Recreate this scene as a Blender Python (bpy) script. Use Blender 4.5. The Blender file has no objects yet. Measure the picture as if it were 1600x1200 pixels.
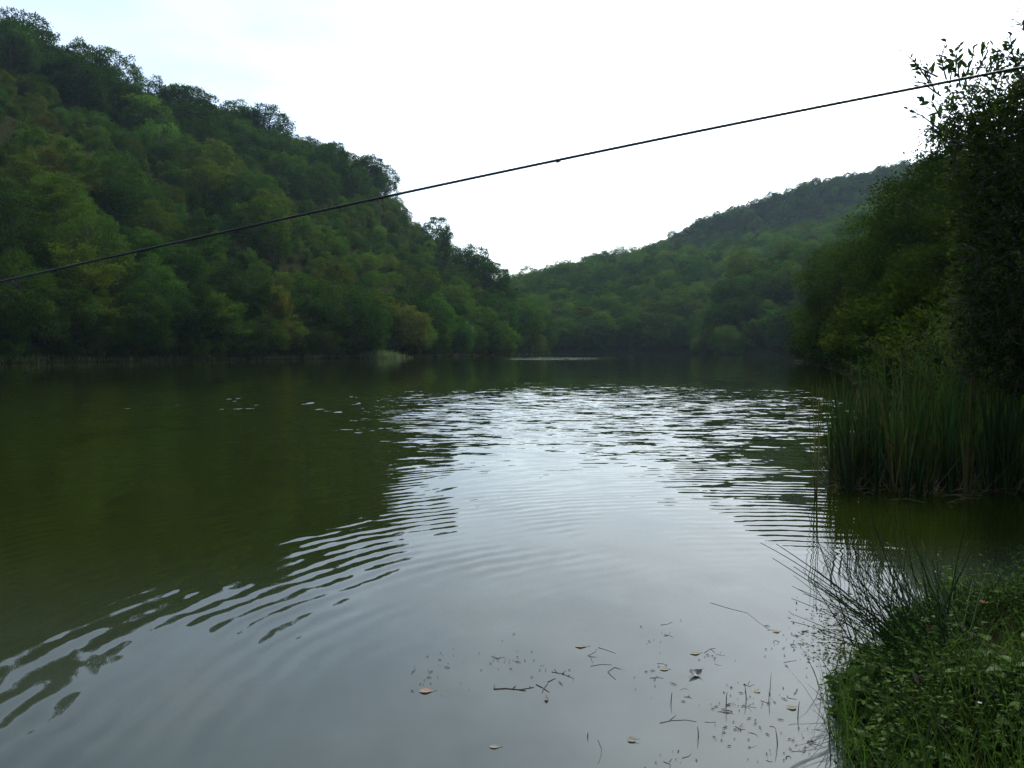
import bpy, math, random
import numpy as np

# ---------------------------------------------------------------- camera, world, sun, exposure
S = bpy.context.scene
COL = S.collection
FPX = 1200.0                      # focal length in pixels of a 1600 x 1200 frame
EYE = 1.8
PITCH = math.atan(53 / FPX)       # horizon sits a little above the middle of the frame

cam_d = bpy.data.cameras.new('camera')
cam_d.sensor_width = 36.0
cam_d.lens = FPX / 1600 * 36.0
cam_d.clip_start = 0.05
cam_d.clip_end = 5000
cam = bpy.data.objects.new('camera', cam_d)
COL.objects.link(cam)
cam.location = (0, 0, EYE)
cam.rotation_euler = (math.pi / 2 - PITCH, 0, 0)
S.camera = cam

SUN_EL, SUN_AZ = math.radians(43), math.radians(25)    # azimuth from +Y (view) towards +X (right)
W = bpy.data.worlds.new('World')
S.world = W
W.use_nodes = True
wn, wl = W.node_tree.nodes, W.node_tree.links
wn.clear()
sky = wn.new('ShaderNodeTexSky')
sky.sky_type = 'NISHITA'
sky.sun_disc = False
sky.sun_elevation = SUN_EL
sky.sun_rotation = SUN_AZ
sky.air_density = 1.0
sky.dust_density = 1.8
sky.ozone_density = 1.0
hs = wn.new('ShaderNodeHueSaturation')
hs.inputs['Saturation'].default_value = 0.95        # thin milky veil of high cloud
wl.new(sky.outputs[0], hs.inputs['Color'])
tc = wn.new('ShaderNodeTexCoord')
mp = wn.new('ShaderNodeMapping')
mp.inputs['Scale'].default_value = (2.2, 2.2, 6.0)
wl.new(tc.outputs['Generated'], mp.inputs['Vector'])
cn = wn.new('ShaderNodeTexNoise')
cn.inputs['Scale'].default_value = 1.1
cn.inputs['Detail'].default_value = 5
cn.inputs['Roughness'].default_value = 0.55
wl.new(mp.outputs[0], cn.inputs['Vector'])
cr = wn.new('ShaderNodeMapRange')
cr.interpolation_type = 'SMOOTHSTEP'
cr.inputs['From Min'].default_value = 0.35
cr.inputs['From Max'].default_value = 0.7
cr.inputs['To Min'].default_value = 0.0
cr.inputs['To Max'].default_value = 0.45
wl.new(cn.outputs[0], cr.inputs['Value'])
cm = wn.new('ShaderNodeMix')
cm.data_type = 'RGBA'
wl.new(cr.outputs[0], cm.inputs['Factor'])
wl.new(hs.outputs[0], cm.inputs['A'])
cg = wn.new('ShaderNodeHueSaturation')
cg.inputs['Saturation'].default_value = 0.1
cg.inputs['Value'].default_value = 1.25
wl.new(sky.outputs[0], cg.inputs['Color'])
wl.new(cg.outputs[0], cm.inputs['B'])
bg = wn.new('ShaderNodeBackground')
bg.inputs['Strength'].default_value = 0.15
wb = wn.new('ShaderNodeMix'); wb.data_type = 'RGBA'; wb.blend_type = 'MULTIPLY'     # cool daylight balance
wb.inputs['Factor'].default_value = 1.0
wb.inputs['B'].default_value = (0.935, 1.0, 1.03, 1)
wl.new(cm.outputs['Result'], wb.inputs['A'])
wl.new(wb.outputs['Result'], bg.inputs['Color'])
wo = wn.new('ShaderNodeOutputWorld')
wl.new(bg.outputs[0], wo.inputs['Surface'])

sun_d = bpy.data.lights.new('sun', 'SUN')
sun_d.energy = 2.3
sun_d.angle = math.radians(5)
sun_d.color = (1.0, 0.94, 0.84)
sun = bpy.data.objects.new('sun', sun_d)
COL.objects.link(sun)
sun.rotation_euler = (math.pi / 2 - SUN_EL, 0, math.pi - SUN_AZ)   # lamp's -Z points away from the sun

S.view_settings.view_transform = 'Standard'
S.view_settings.look = 'None'
S.view_settings.gamma = 1.0
S.view_settings.exposure = 0.6
S.view_settings.use_curve_mapping = False
S.cycles.max_bounces = 5
S.cycles.diffuse_bounces = 2
S.cycles.glossy_bounces = 3
S.cycles.transmission_bounces = 3
S.cycles.transparent_max_bounces = 4
S.cycles.volume_bounces = 0
S.cycles.use_denoising = True
S.cycles.denoising_prefilter = 'NONE'
S.cycles.caustics_reflective = False
S.cycles.caustics_refractive = False

# ---------------------------------------------------------------- projection helpers
CP, SP = math.cos(PITCH), math.sin(PITCH)

def at(px, py, Y):
    u, v = (px - 800) / FPX, (600 - py) / FPX
    dy, dz = CP + v * SP, -SP + v * CP
    k = Y / dy
    return np.array((u * k, Y, EYE + dz * k))

def onz(px, py, z=0.0):
    u, v = (px - 800) / FPX, (600 - py) / FPX
    dy, dz = CP + v * SP, -SP + v * CP
    k = (z - EYE) / dz
    return np.array((u * k, dy * k, z))

def proj(P):
    P = np.atleast_2d(np.asarray(P, float))
    x, y, z = P[:, 0], P[:, 1], P[:, 2] - EYE
    f = y * CP - z * SP
    up = y * SP + z * CP
    f = np.where(np.abs(f) < 1e-6, 1e-6, f)
    return 800 + FPX * x / f, 600 - FPX * up / f, f

# ---------------------------------------------------------------- mesh helpers
def mesh_np(name, V, F, mat, smooth=False):
    V = np.asarray(V, np.float32)
    me = bpy.data.meshes.new(name)
    if isinstance(F, np.ndarray):
        F = [F]
    F = [f for f in F if len(f)]
    loops = np.concatenate([f.reshape(-1) for f in F]).astype(np.int32)
    sizes = np.concatenate([np.full(len(f), f.shape[1]) for f in F]).astype(np.int32)
    me.vertices.add(len(V))
    me.vertices.foreach_set('co', V.reshape(-1))
    me.loops.add(len(loops))
    me.loops.foreach_set('vertex_index', loops)
    me.polygons.add(len(sizes))
    starts = np.concatenate(([0], np.cumsum(sizes)[:-1])).astype(np.int32)
    me.polygons.foreach_set('loop_start', starts)
    me.polygons.foreach_set('loop_total', sizes)
    me.polygons.foreach_set('use_smooth', np.full(len(sizes), smooth))
    me.update(calc_edges=True)
    me.materials.append(mat)
    return me

class Bag:
    """collects faces of any size into one mesh"""
    def __init__(self):
        self.V, self.F, self.n = [], {}, 0
    def add(self, V, F):
        V = np.asarray(V, float)
        F = np.asarray(F, int)
        self.V.append(V)
        self.F.setdefault(F.shape[1], []).append(F + self.n)
        self.n += len(V)
    def mesh(self, name, mat, smooth=False):
        return mesh_np(name, np.concatenate(self.V), [np.concatenate(f) for f in self.F.values()], mat, smooth)

def link(name, me, parent=None, loc=None, label=None, cat=None, group=None, kind=None):
    o = bpy.data.objects.new(name, me)
    COL.objects.link(o)
    if parent is not None:
        o.parent = parent
    if loc is not None:
        o.location = loc
    if label: o['label'] = label
    if cat: o['category'] = cat
    if group: o['group'] = group
    if kind: o['kind'] = kind
    return o

def norm(v):
    return v / np.maximum(np.linalg.norm(v, axis=-1, keepdims=True), 1e-9)

def leaf_faces(P, A, N, L, Wd, shape=4, fold=0.12, curl=0.0):
    """leaf blades: base P, long axis A, normal N, length L, width Wd"""
    A = norm(A)
    B = norm(np.cross(A, N))
    N = norm(np.cross(B, A))
    n = len(P)
    L = np.broadcast_to(np.asarray(L, float), (n,))[:, None]
    Wd = np.broadcast_to(np.asarray(Wd, float), (n,))[:, None]
    if shape == 4:
        prof = [(0, 0, 0), (0.45, 0.5, fold), (1, 0, 0), (0.45, -0.5, fold)]
    else:
        prof = [(0, 0, 0), (0.3, 0.42, fold), (0.65, 0.38, fold - curl * 0.4), (1, 0, -curl),
                (0.65, -0.38, fold - curl * 0.4), (0.3, -0.42, fold)]
    V = np.stack([P + A * L * a + B * Wd * b + N * Wd * c for a, b, c in prof], 1).reshape(-1, 3)
    F = np.arange(n * len(prof)).reshape(n, len(prof))
    return V, F

def tube(pts, rad, sides=5):
    pts = np.asarray(pts, float)
    n = len(pts)
    rad = np.broadcast_to(np.asarray(rad, float), (n,))
    d = norm(np.gradient(pts, axis=0))
    ref = np.array((0.31, 0.17, 0.93)) if abs(d[0][2]) < 0.9 else np.array((1.0, 0.2, 0.05))
    a = norm(np.cross(d, ref))
    b = np.cross(d, a)
    ang = np.arange(sides) * 2 * math.pi / sides
    V = (pts[:, None] + rad[:, None, None] * (np.cos(ang)[None, :, None] * a[:, None] + np.sin(ang)[None, :, None] * b[:, None])).reshape(-1, 3)
    i = np.arange(n - 1)[:, None] * sides
    j = np.arange(sides)[None]
    k = (j + 1) % sides
    F = np.stack([i + j, i + k, i + sides + k, i + sides + j], -1).reshape(-1, 4)
    return V, F

def blade(base, tip, width, bend, r, seg=5):
    """a flat narrow strip from base to tip, bowed sideways"""
    base, tip = np.asarray(base, float), np.asarray(tip, float)
    t = np.linspace(0, 1, seg + 1)[:, None]
    c = base + (tip - base) * t + np.asarray(bend) * (t * t - t) * -1.0 * 1.0
    side = norm(np.array((math.cos(r), math.sin(r), 0.0))[None])[0]
    w = width * 0.5 * (1 - t ** 3) + width * 0.04
    V = np.concatenate([c - side * w, c + side * w])
    n = seg + 1
    i = np.arange(seg)
    F = np.stack([i, i + n, i + n + 1, i + 1], -1)
    return V, F

_ORD = ['', 'first', 'second', 'third', 'fourth', 'fifth', 'sixth', 'seventh', 'eighth', 'ninth', 'tenth', 'eleventh', 'twelfth',
        'thirteenth', 'fourteenth', 'fifteenth', 'sixteenth', 'seventeenth', 'eighteenth', 'nineteenth']
_TENS = ['', '', 'twent', 'thirt', 'fort', 'fift', 'sixt', 'sevent', 'eight', 'ninet']
def ordinal(n):
    if n < 20: return _ORD[n]
    if n >= 100: return 'hundred and ' + ordinal(n - 100) if n > 100 else 'hundredth'
    t, u = divmod(n, 10)
    return _TENS[t] + 'ieth' if u == 0 else _TENS[t] + 'y-' + _ORD[u]

# ---------------------------------------------------------------- materials
def mat_new(name):
    m = bpy.data.materials.new(name)
    m.use_nodes = True
    m.node_tree.nodes.clear()
    return m, m.node_tree.nodes, m.node_tree.links

def rgba(c): return (c[0], c[1], c[2], 1.0)

def leaf_material(name, tint=None, vary=0.35, transl=0.3, gloss=0.05, nscale=0.35):
    m, n, l = mat_new(name)
    out = n.new('ShaderNodeOutputMaterial')
    oi = n.new('ShaderNodeObjectInfo')
    geo = n.new('ShaderNodeNewGeometry')
    nz = n.new('ShaderNodeTexNoise')
    nz.inputs['Scale'].default_value = nscale
    nz.inputs['Detail'].default_value = 3
    l.new(geo.outputs['Position'], nz.inputs['Vector'])
    # brightness = (1 - vary/2 + vary * (island random)) * noise
    mr = n.new('ShaderNodeMapRange')
    mr.inputs['To Min'].default_value = 1 - vary
    mr.inputs['To Max'].default_value = 1 + vary
    l.new(geo.outputs['Random Per Island'], mr.inputs['Value'])
    mr2 = n.new('ShaderNodeMapRange')
    mr2.inputs['From Min'].default_value = 0.3
    mr2.inputs['From Max'].default_value = 0.7
    mr2.inputs['To Min'].default_value = 0.75
    mr2.inputs['To Max'].default_value = 1.25
    l.new(nz.outputs[0], mr2.inputs['Value'])
    mu = n.new('ShaderNodeMath'); mu.operation = 'MULTIPLY'
    l.new(mr.outputs[0], mu.inputs[0]); l.new(mr2.outputs[0], mu.inputs[1])
    col = n.new('ShaderNodeMix'); col.data_type = 'RGBA'; col.blend_type = 'MULTIPLY'
    col.inputs['Factor'].default_value = 1.0
    if tint:                 # scattered woods carry one colour per tree
        at_ = n.new('ShaderNodeAttribute'); at_.attribute_type = 'INSTANCER'; at_.attribute_name = tint
        l.new(at_.outputs['Color'], col.inputs['A'])
    else:
        l.new(oi.outputs['Color'], col.inputs['A'])
    l.new(mu.outputs[0], col.inputs['B'])
    hsv = n.new('ShaderNodeHueSaturation')
    mh = n.new('ShaderNodeMapRange')
    mh.inputs['To Min'].default_value = 0.492
    mh.inputs['To Max'].default_value = 0.508
    l.new(oi.outputs['Random'], mh.inputs['Value'])
    l.new(mh.outputs[0], hsv.inputs['Hue'])
    l.new(col.outputs['Result'], hsv.inputs['Color'])
    di = n.new('ShaderNodeBsdfDiffuse')
    tr = n.new('ShaderNodeBsdfTranslucent')
    l.new(hsv.outputs[0], di.inputs['Color'])
    warm = n.new('ShaderNodeMix'); warm.data_type = 'RGBA'; warm.blend_type = 'MULTIPLY'
    warm.inputs['Factor'].default_value = 1.0
    warm.inputs['B'].default_value = (1.08, 1.3, 0.55, 1)
    l.new(hsv.outputs[0], warm.inputs['A'])
    l.new(warm.outputs['Result'], tr.inputs['Color'])
    mx = n.new('ShaderNodeMixShader')
    mx.inputs[0].default_value = transl
    l.new(di.outputs[0], mx.inputs[1]); l.new(tr.outputs[0], mx.inputs[2])
    last = mx
    if gloss > 0:
        gl = n.new('ShaderNodeBsdfGlossy')
        gl.inputs['Roughness'].default_value = 0.42
        gl.inputs['Color'].default_value = (1, 1, 1, 1)
        mx2 = n.new('ShaderNodeMixShader')
        mx2.inputs[0].default_value = gloss
        l.new(mx.outputs[0], mx2.inputs[1]); l.new(gl.outputs[0], mx2.inputs[2])
        last = mx2
    l.new(last.outputs[0], out.inputs['Surface'])
    return m

def rough_material(name, c1, c2, scale=4.0, rough=0.85, bump=0.0, stretch=(1, 1, 1), spec=0.25):
    m, n, l = mat_new(name)
    out = n.new('ShaderNodeOutputMaterial')
    p = n.new('ShaderNodeBsdfPrincipled')
    p.inputs['Roughness'].default_value = rough
    p.inputs['Specular IOR Level'].default_value = spec
    t = n.new('ShaderNodeTexCoord')
    mpn = n.new('ShaderNodeMapping')
    mpn.inputs['Scale'].default_value = stretch
    l.new(t.outputs['Object'], mpn.inputs['Vector'])
    nz = n.new('ShaderNodeTexNoise')
    nz.inputs['Scale'].default_value = scale
    nz.inputs['Detail'].default_value = 6
    l.new(mpn.outputs[0], nz.inputs['Vector'])
    mr = n.new('ShaderNodeMapRange')
    mr.inputs['From Min'].default_value = 0.32
    mr.inputs['From Max'].default_value = 0.68
    l.new(nz.outputs[0], mr.inputs['Value'])
    mx = n.new('ShaderNodeMix'); mx.data_type = 'RGBA'
    mx.inputs['A'].default_value = rgba(c1)
    mx.inputs['B'].default_value = rgba(c2)
    l.new(mr.outputs[0], mx.inputs['Factor'])
    l.new(mx.outputs['Result'], p.inputs['Base Color'])
    if bump:
        b = n.new('ShaderNodeBump')
        b.inputs['Strength'].default_value = bump
        b.inputs['Distance'].default_value = 0.02
        l.new(nz.outputs[0], b.inputs['Height'])
        l.new(b.outputs[0], p.inputs['Normal'])
    l.new(p.outputs[0], out.inputs['Surface'])
    return m

M_leaf = leaf_material('foliage', nscale=0.25, gloss=0)
M_leaf_wood = leaf_material('wood_foliage', tint='tint', nscale=0.25, gloss=0)
M_leaf_near = leaf_material('near_foliage', nscale=1.5, transl=0.32, gloss=0.006)
M_blade = leaf_material('reed_blade', nscale=2.0, transl=0.3, gloss=0.012, vary=0.4)
M_bark = rough_material('bark', (0.035, 0.03, 0.024), (0.09, 0.08, 0.065), 3.0, bump=0.6, stretch=(3, 3, 0.6))
M_soil = rough_material('forest_floor', (0.014, 0.018, 0.006), (0.032, 0.032, 0.013), 1.3, spec=0.0)
M_dead = rough_material('dead_plant', (0.045, 0.033, 0.018), (0.12, 0.092, 0.052), 9.0)
M_dark = rough_material('wet_wood', (0.03, 0.024, 0.016), (0.085, 0.068, 0.048), 20.0, rough=0.6)

# ---------------------------------------------------------------- terrain
_r = np.random.default_rng(5)
_waves = [(_r.normal(size=2) / s, _r.uniform(0, 6.28), a) for s, a in
          [(60, 1.0), (45, .8), (30, .6), (30, .6), (18, .4), (18, .4), (11, .25), (11, .25)] for _ in range(2)]
def undul(x, y):
    h = 0
    for k, p, a in _waves:
        h = h + a * np.sin(k[0] * x + k[1] * y + p)
    return h / 3.0

def sm(t):
    t = np.clip(t, 0, 1)
    return t * t * (3 - 2 * t)

# each hill: image column, depth of its foot, depth of its ridge, ridge row of its treetops; tree height there
HILLS = {
    'left': ([(-2200, 70, 190, 40), (-900, 78, 200, 20), (-300, 92, 230, -20), (0, 103, 250, 18), (200, 120, 290, 108), (400, 144, 346, 182),
              (500, 160, 380, 226), (600, 180, 400, 270), (660, 198, 400, 340), (735, 225, 340, 412), (785, 250, 330, 452),
              (830, 300, 345, 495), (850, 330, 352, 535), (862, 345, 350, 575)], 12.0, 1.0),
    'mid': ([(500, 360, 600, 470), (700, 362, 600, 452), (780, 364, 600, 441), (860, 367, 620, 421), (940, 372, 640, 405), (1000, 377, 650, 398),
             (1100, 382, 650, 386), (1200, 382, 650, 366), (1290, 380, 640, 340), (1400, 360, 600, 300), (1600, 340, 560, 240), (2600, 300, 500, 150)], 10.0, 0.72),
    'spur': ([(1088, 318, 322, 590), (1100, 312, 335, 500), (1130, 306, 355, 440), (1180, 300, 370, 408), (1240, 290, 380, 384),
              (1300, 280, 380, 360), (1450, 250, 360, 300), (1700, 220, 330, 230), (2600, 200, 300, 150)], 11.0, 0.8),
    'far': ([(500, 650, 760, 520), (800, 650, 780, 470), (900, 650, 790, 428), (1000, 650, 800, 388), (1100, 650, 810, 339), (1200, 650, 810, 304),
             (1300, 650, 810, 274), (1400, 640, 800, 254), (1460, 640, 800, 243), (1600, 630, 790, 215), (2600, 600, 760, 160)], 8.0, 0.9),
}
def hill(name, x, y):
    pts, th, pw = HILLS[name]
    a = np.array(pts, float)
    tan = (a[:, 0] - 800) / FPX
    ang = np.arctan(tan)
    sec = np.sqrt(1 + tan ** 2)
    zs = np.array([at(800, p[3], p[2])[2] for p in pts]) - th
    th_ = np.arctan2(x, y)
    r = np.hypot(x, y)
    ds = np.interp(th_, ang, a[:, 1] * sec)
    dr = np.interp(th_, ang, a[:, 2] * sec)
    hr = np.interp(th_, ang, zs)
    t = (r - ds) / np.maximum(dr - ds, 1.0)
    up = 0.35 + (hr - 0.35) * np.clip(t, 0, 1) ** pw + undul(x, y) * 3.0 * sm(t * 4) * sm((1.15 - t) * 4)
    up = np.maximum(up, 0.35 * sm(t * 40))
    h = np.where(t > 1, hr - 0.3 * (r - dr), up)
    h = np.where(t < 0, -2.0 * sm(-t * (dr - ds) / 6.0), h)
    inside = np.where(name == 'left', th_ < ang[-1], th_ > ang[0])
    if name in ('mid', 'far'):
        inside = (th_ > ang[0])
    inside = inside & (np.abs(th_) < math.radians(100))
    return np.where(inside, h, -2.0), t, ds, dr, hr

LAND = np.array([(1.4, 2.3), (1.52, 3.3), (1.72, 3.95), (2.05, 4.4), (2.6, 5.0), (3.3, 5.5), (4.6, 5.7), (6.2, 6.0), (7.0, 7.5), (6.7, 9.4), (5.7, 10.8),
                 (5.4, 12.0), (6.2, 14), (9, 20), (17, 38), (25, 58), (31, 76), (45, 113), (72, 180), (98, 245), (130, 330), (400, 360),
                 (400, -300), (-400, -300), (-400, -60), (-60, -25), (-20, -5), (-7, -0.6), (-3, 1.0), (0, 1.7)], float)
def land_sd(x, y):
    """signed distance to the near and right-hand bank, positive on land"""
    sh = np.shape(x)
    x, y = np.ravel(x), np.ravel(y)
    d = np.full(x.shape, 1e9)
    ins = np.zeros(x.shape, bool)
    n = len(LAND)
    for i in range(n):
        ax, ay = LAND[i]; bx, by = LAND[(i + 1) % n]
        ex, ey = bx - ax, by - ay
        t = np.clip(((x - ax) * ex + (y - ay) * ey) / (ex * ex + ey * ey), 0, 1)
        d = np.minimum(d, np.hypot(x - ax - ex * t, y - ay - ey * t))
        c = ((ay > y) != (by > y)) & (x < (bx - ax) * (y - ay) / (by - ay + 1e-12) + ax)
        ins ^= c
    return np.where(ins, d, -d).reshape(sh)

def bank(x, y):
    s = land_sd(x, y)
    wob = 0.03 * np.sin(x * 5.1 + y * 2.3) + 0.025 * np.sin(y * 7.7 - x * 3.1)
    up = 0.14 * sm(s / 0.5) + wob * sm(s / 0.4) + 0.05 * np.minimum(np.maximum(s - 0.3, 0), 10) + 0.33 * np.maximum(s - 9, 0)
    up = np.minimum(up, 60)
    return np.where(s > 0, up, np.maximum(s * 0.28, -2.0))

def ground(x, y):
    h = bank(x, y)
    for k in HILLS:
        h = np.maximum(h, hill(k, x, y)[0])
    return h

def build_terrain():
    front = np.radians(np.linspace(-50, 50, 330))
    back = np.radians(np.linspace(50, 310, 130)[1:-1])
    th = np.concatenate((front, back))
    r = np.concatenate(([0.02], np.geomspace(0.8, 1000, 300)))
    T, R = np.meshgrid(th, r)
    X, Y = R * np.sin(T), R * np.cos(T)
    Z = ground(X, Y)
    n, m = Z.shape
    V = np.stack([X, Y, Z], -1).reshape(-1, 3)
    i = np.arange(n - 1)[:, None] * m
    j = np.arange(m)[None]
    k = (j + 1) % m
    F = np.stack([i + j, i + m + j, i + m + k, i + k], -1).reshape(-1, 4)
    link('terrain', mesh_np('terrain', V, F, M_soil, True), kind='structure')
build_terrain()

# ---------------------------------------------------------------- water
def water_material():
    m, n, l = mat_new('lake_water')
    def M(op, a, b=None, c=None):
        q = n.new('ShaderNodeMath'); q.operation = op
        for k, v in enumerate((a, b, c)):
            if v is None: continue
            if isinstance(v, (int, float)): q.inputs[k].default_value = v
            else: l.new(v, q.inputs[k])
        return q.outputs[0]
    def step(v, a, b, lo=0.0, hi=1.0):
        q = n.new('ShaderNodeMapRange'); q.interpolation_type = 'SMOOTHSTEP'
        l.new(v, q.inputs['Value'])
        q.inputs['From Min'].default_value = a; q.inputs['From Max'].default_value = b
        q.inputs['To Min'].default_value = lo; q.inputs['To Max'].default_value = hi
        return q.outputs[0]
    def noise(vec, scale, detail=2, rough=0.5, off=(0, 0, 0), rot=0):
        mpn = n.new('ShaderNodeMapping')
        mpn.inputs['Scale'].default_value = scale
        mpn.inputs['Location'].default_value = off
        mpn.inputs['Rotation'].default_value = (0, 0, rot)
        l.new(vec, mpn.inputs['Vector'])
        q = n.new('ShaderNodeTexNoise')
        q.inputs['Scale'].default_value = 1.0
        q.inputs['Detail'].default_value = detail
        q.inputs['Roughness'].default_value = rough
        l.new(mpn.outputs[0], q.inputs['Vector'])
        return q
    def centred(q, amp):
        s = n.new('ShaderNodeVectorMath'); s.operation = 'SUBTRACT'
        l.new(q.outputs['Color'], s.inputs[0]); s.inputs[1].default_value = (0.5, 0.5, 0.5)
        k = n.new('ShaderNodeVectorMath'); k.operation = 'SCALE'
        l.new(s.outputs[0], k.inputs[0])
        if isinstance(amp, (int, float)): k.inputs['Scale'].default_value = amp
        else: l.new(amp, k.inputs['Scale'])
        return k.outputs[0]
    def vadd(a, b):
        q = n.new('ShaderNodeVectorMath'); q.operation = 'ADD'
        l.new(a, q.inputs[0]); l.new(b, q.inputs[1])
        return q.outputs[0]
    geo = n.new('ShaderNodeNewGeometry')
    pos = geo.outputs['Position']
    sep = n.new('ShaderNodeSeparateXYZ'); l.new(pos, sep.inputs[0])
    x, y = sep.outputs[0], sep.outputs[1]
    # breeze patches: their edges wander
    wander = noise(pos, (0.06, 0.05, 1), 2)
    wv = M('SUBTRACT', wander.outputs[0], 0.5)
    yw = M('ADD', y, M('MULTIPLY', M('MULTIPLY', wv, y), 0.75))
    az = M('DIVIDE', x, M('MAXIMUM', y, 1.0))
    gust = M('MULTIPLY', step(yw, 8.5, 19), step(yw, 24, 48, 1.0, 0.0))
    side = M('MULTIPLY', step(az, -0.62, -0.05, 0.5, 1.0), step(az, 0.3, 0.55, 1.0, 0.7))
    gust = M('MULTIPLY', gust, side)
    streak1 = M('MULTIPLY', M('MULTIPLY', step(y, 120, 150), step(y, 185, 215, 1.0, 0.0)), M('MULTIPLY', step(az, -0.05, 0.0), step(az, 0.1, 0.16, 1.0, 0.0)))
    streak2 = M('MULTIPLY', step(y, 290, 320), M('MULTIPLY', step(az, 0.02, 0.06), step(az, 0.22, 0.28, 1.0, 0.0)))
    wind = M('ADD', gust, M('ADD', M('MULTIPLY', streak1, 0.9), M('MULTIPLY', streak2, 1.0)))
    s1 = centred(noise(pos, (1.15, 2.9, 1), 3, 0.55, rot=0.1), M('MULTIPLY', wind, 0.36))
    s2 = centred(noise(pos, (3.6, 8.5, 1), 2, 0.5, off=(7, 3, 0)), M('MULTIPLY', wind, 0.2))
    # the whole sheet breathes a little
    s3 = centred(noise(pos, (0.9, 0.7, 1), 2, 0.5, off=(3, 9, 0)), 0.035)
    s4 = centred(noise(pos, (5.0, 3.5, 1), 2, 0.5, off=(1, 2, 0)), 0.012)
    # rings spreading from the near bank
    def rings(cx, cy, lam, amp, r0, r1, r2, r3):
        v = n.new('ShaderNodeVectorMath'); v.operation = 'SUBTRACT'
        l.new(pos, v.inputs[0]); v.inputs[1].default_value = (cx, cy, 0)
        ln = n.new('ShaderNodeVectorMath'); ln.operation = 'LENGTH'; l.new(v.outputs[0], ln.inputs[0])
        nr = n.new('ShaderNodeVectorMath'); nr.operation = 'NORMALIZE'; l.new(v.outputs[0], nr.inputs[0])
        r = ln.outputs['Value']
        w1 = noise(pos, (0.6, 0.6, 1), 4, 0.6, off=(cx, cy, 0))
        w3 = noise(pos, (2.6, 2.6, 1), 3, 0.55, off=(cy, 2 * cx, 0))
        ph = M('ADD', M('MULTIPLY', r, 2 * math.pi / lam), M('ADD', M('MULTIPLY', w1.outputs[0], 15.0), M('MULTIPLY', w3.outputs[0], 2.4)))
        w2 = noise(pos, (0.8, 0.6, 1), 3, 0.55, off=(cy, cx, 0))
        msk = M('MULTIPLY', M('MULTIPLY', step(r, r0, r1), step(r, r2, r3, 1.0, 0.0)), step(w2.outputs[0], 0.38, 0.6))
        a = M('MULTIPLY', M('MULTIPLY', M('COSINE', ph), msk), amp)
        k = n.new('ShaderNodeVectorMath'); k.operation = 'SCALE'
        l.new(nr.outputs[0], k.inputs[0]); l.new(a, k.inputs['Scale'])
        return k.outputs[0]
    s5 = vadd(rings(2.3, 3.4, 0.2, 0.032, 2.6, 4.0, 6.5, 10.5), rings(4.4, 5.2, 0.17, 0.010, 4.0, 5.5, 8.0, 13.0))
    s6 = rings(3.6, 4.6, 0.43, 0.015, 3.5, 6.0, 14.0, 22.0)
    s7 = n.new('ShaderNodeCombineXYZ'); l.new(M('MULTIPLY', wind, 0.03), s7.inputs[1])     # crests lean towards the near shore
    s8 = centred(noise(pos, (2.1, 1.5, 1), 3, 0.55, off=(4, 4, 0), rot=.5), 0.045)
    # scattered steeper wavelets in a band on the left that flash the sky
    fl = noise(pos, (1.5, 0.75, 1), 2, 0.5, off=(8, 5, 0))
    flb = M('MULTIPLY', M('MULTIPLY', step(y, 20, 23.5), step(y, 27, 31, 1.0, 0.0)), step(az, -0.62, -0.45))
    s9 = n.new('ShaderNodeCombineXYZ'); l.new(M('MULTIPLY', M('MULTIPLY', flb, step(fl.outputs[0], 0.655, 0.70)), 0.2), s9.inputs[1])
    slope = vadd(vadd(vadd(s1, s2), vadd(s3, s4)), vadd(vadd(s5, s6), vadd(vadd(s7.outputs[0], s9.outputs[0]), s8)))
    neg = n.new('ShaderNodeVectorMath'); neg.operation = 'MULTIPLY_ADD'
    l.new(slope, neg.inputs[0]); neg.inputs[1].default_value = (-1, -1, 0); neg.inputs[2].default_value = (0, 0, 1)
    nn = n.new('ShaderNodeVectorMath'); nn.operation = 'NORMALIZE'; l.new(neg.outputs[0], nn.inputs[0])
    # murky olive depth, paler silt in the shallows by the bank
    shallow = M('MULTIPLY', step(y, 2.6, 7.6, 1.0, 0.0), step(x, -3.2, 2.2, 0.22, 1.0))
    blot = noise(pos, (0.8, 0.8, 1), 4, 0.6)
    shallow = M('MULTIPLY', shallow, step(blot.outputs[0], 0.2, 0.75, 0.55, 1.0))
    cx = n.new('ShaderNodeMix'); cx.data_type = 'RGBA'
    l.new(shallow, cx.inputs['Factor'])
    cx.inputs['A'].default_value = (0.0125, 0.0185, 0.002, 1)
    cx.inputs['B'].default_value = (0.108, 0.132, 0.126, 1)
    p = n.new('ShaderNodeBsdfPrincipled')
    l.new(cx.outputs['Result'], p.inputs['Base Color'])
    p.inputs['Roughness'].default_value = 0.02
    p.inputs['IOR'].default_value = 1.333
    l.new(nn.outputs[0], p.inputs['Normal'])
    out = n.new('ShaderNodeOutputMaterial')
    l.new(p.outputs[0], out.inputs['Surface'])
    return m
M_water = water_material()
_wx = np.array([-330, 170]); _wy = np.array([-90, 420])
link('lake_water', mesh_np('lake_water', [(-330, -90, 0), (170, -90, 0), (170, 420, 0), (-330, 420, 0)], np.array([[0, 1, 2, 3]]), M_water), kind='structure')

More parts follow.
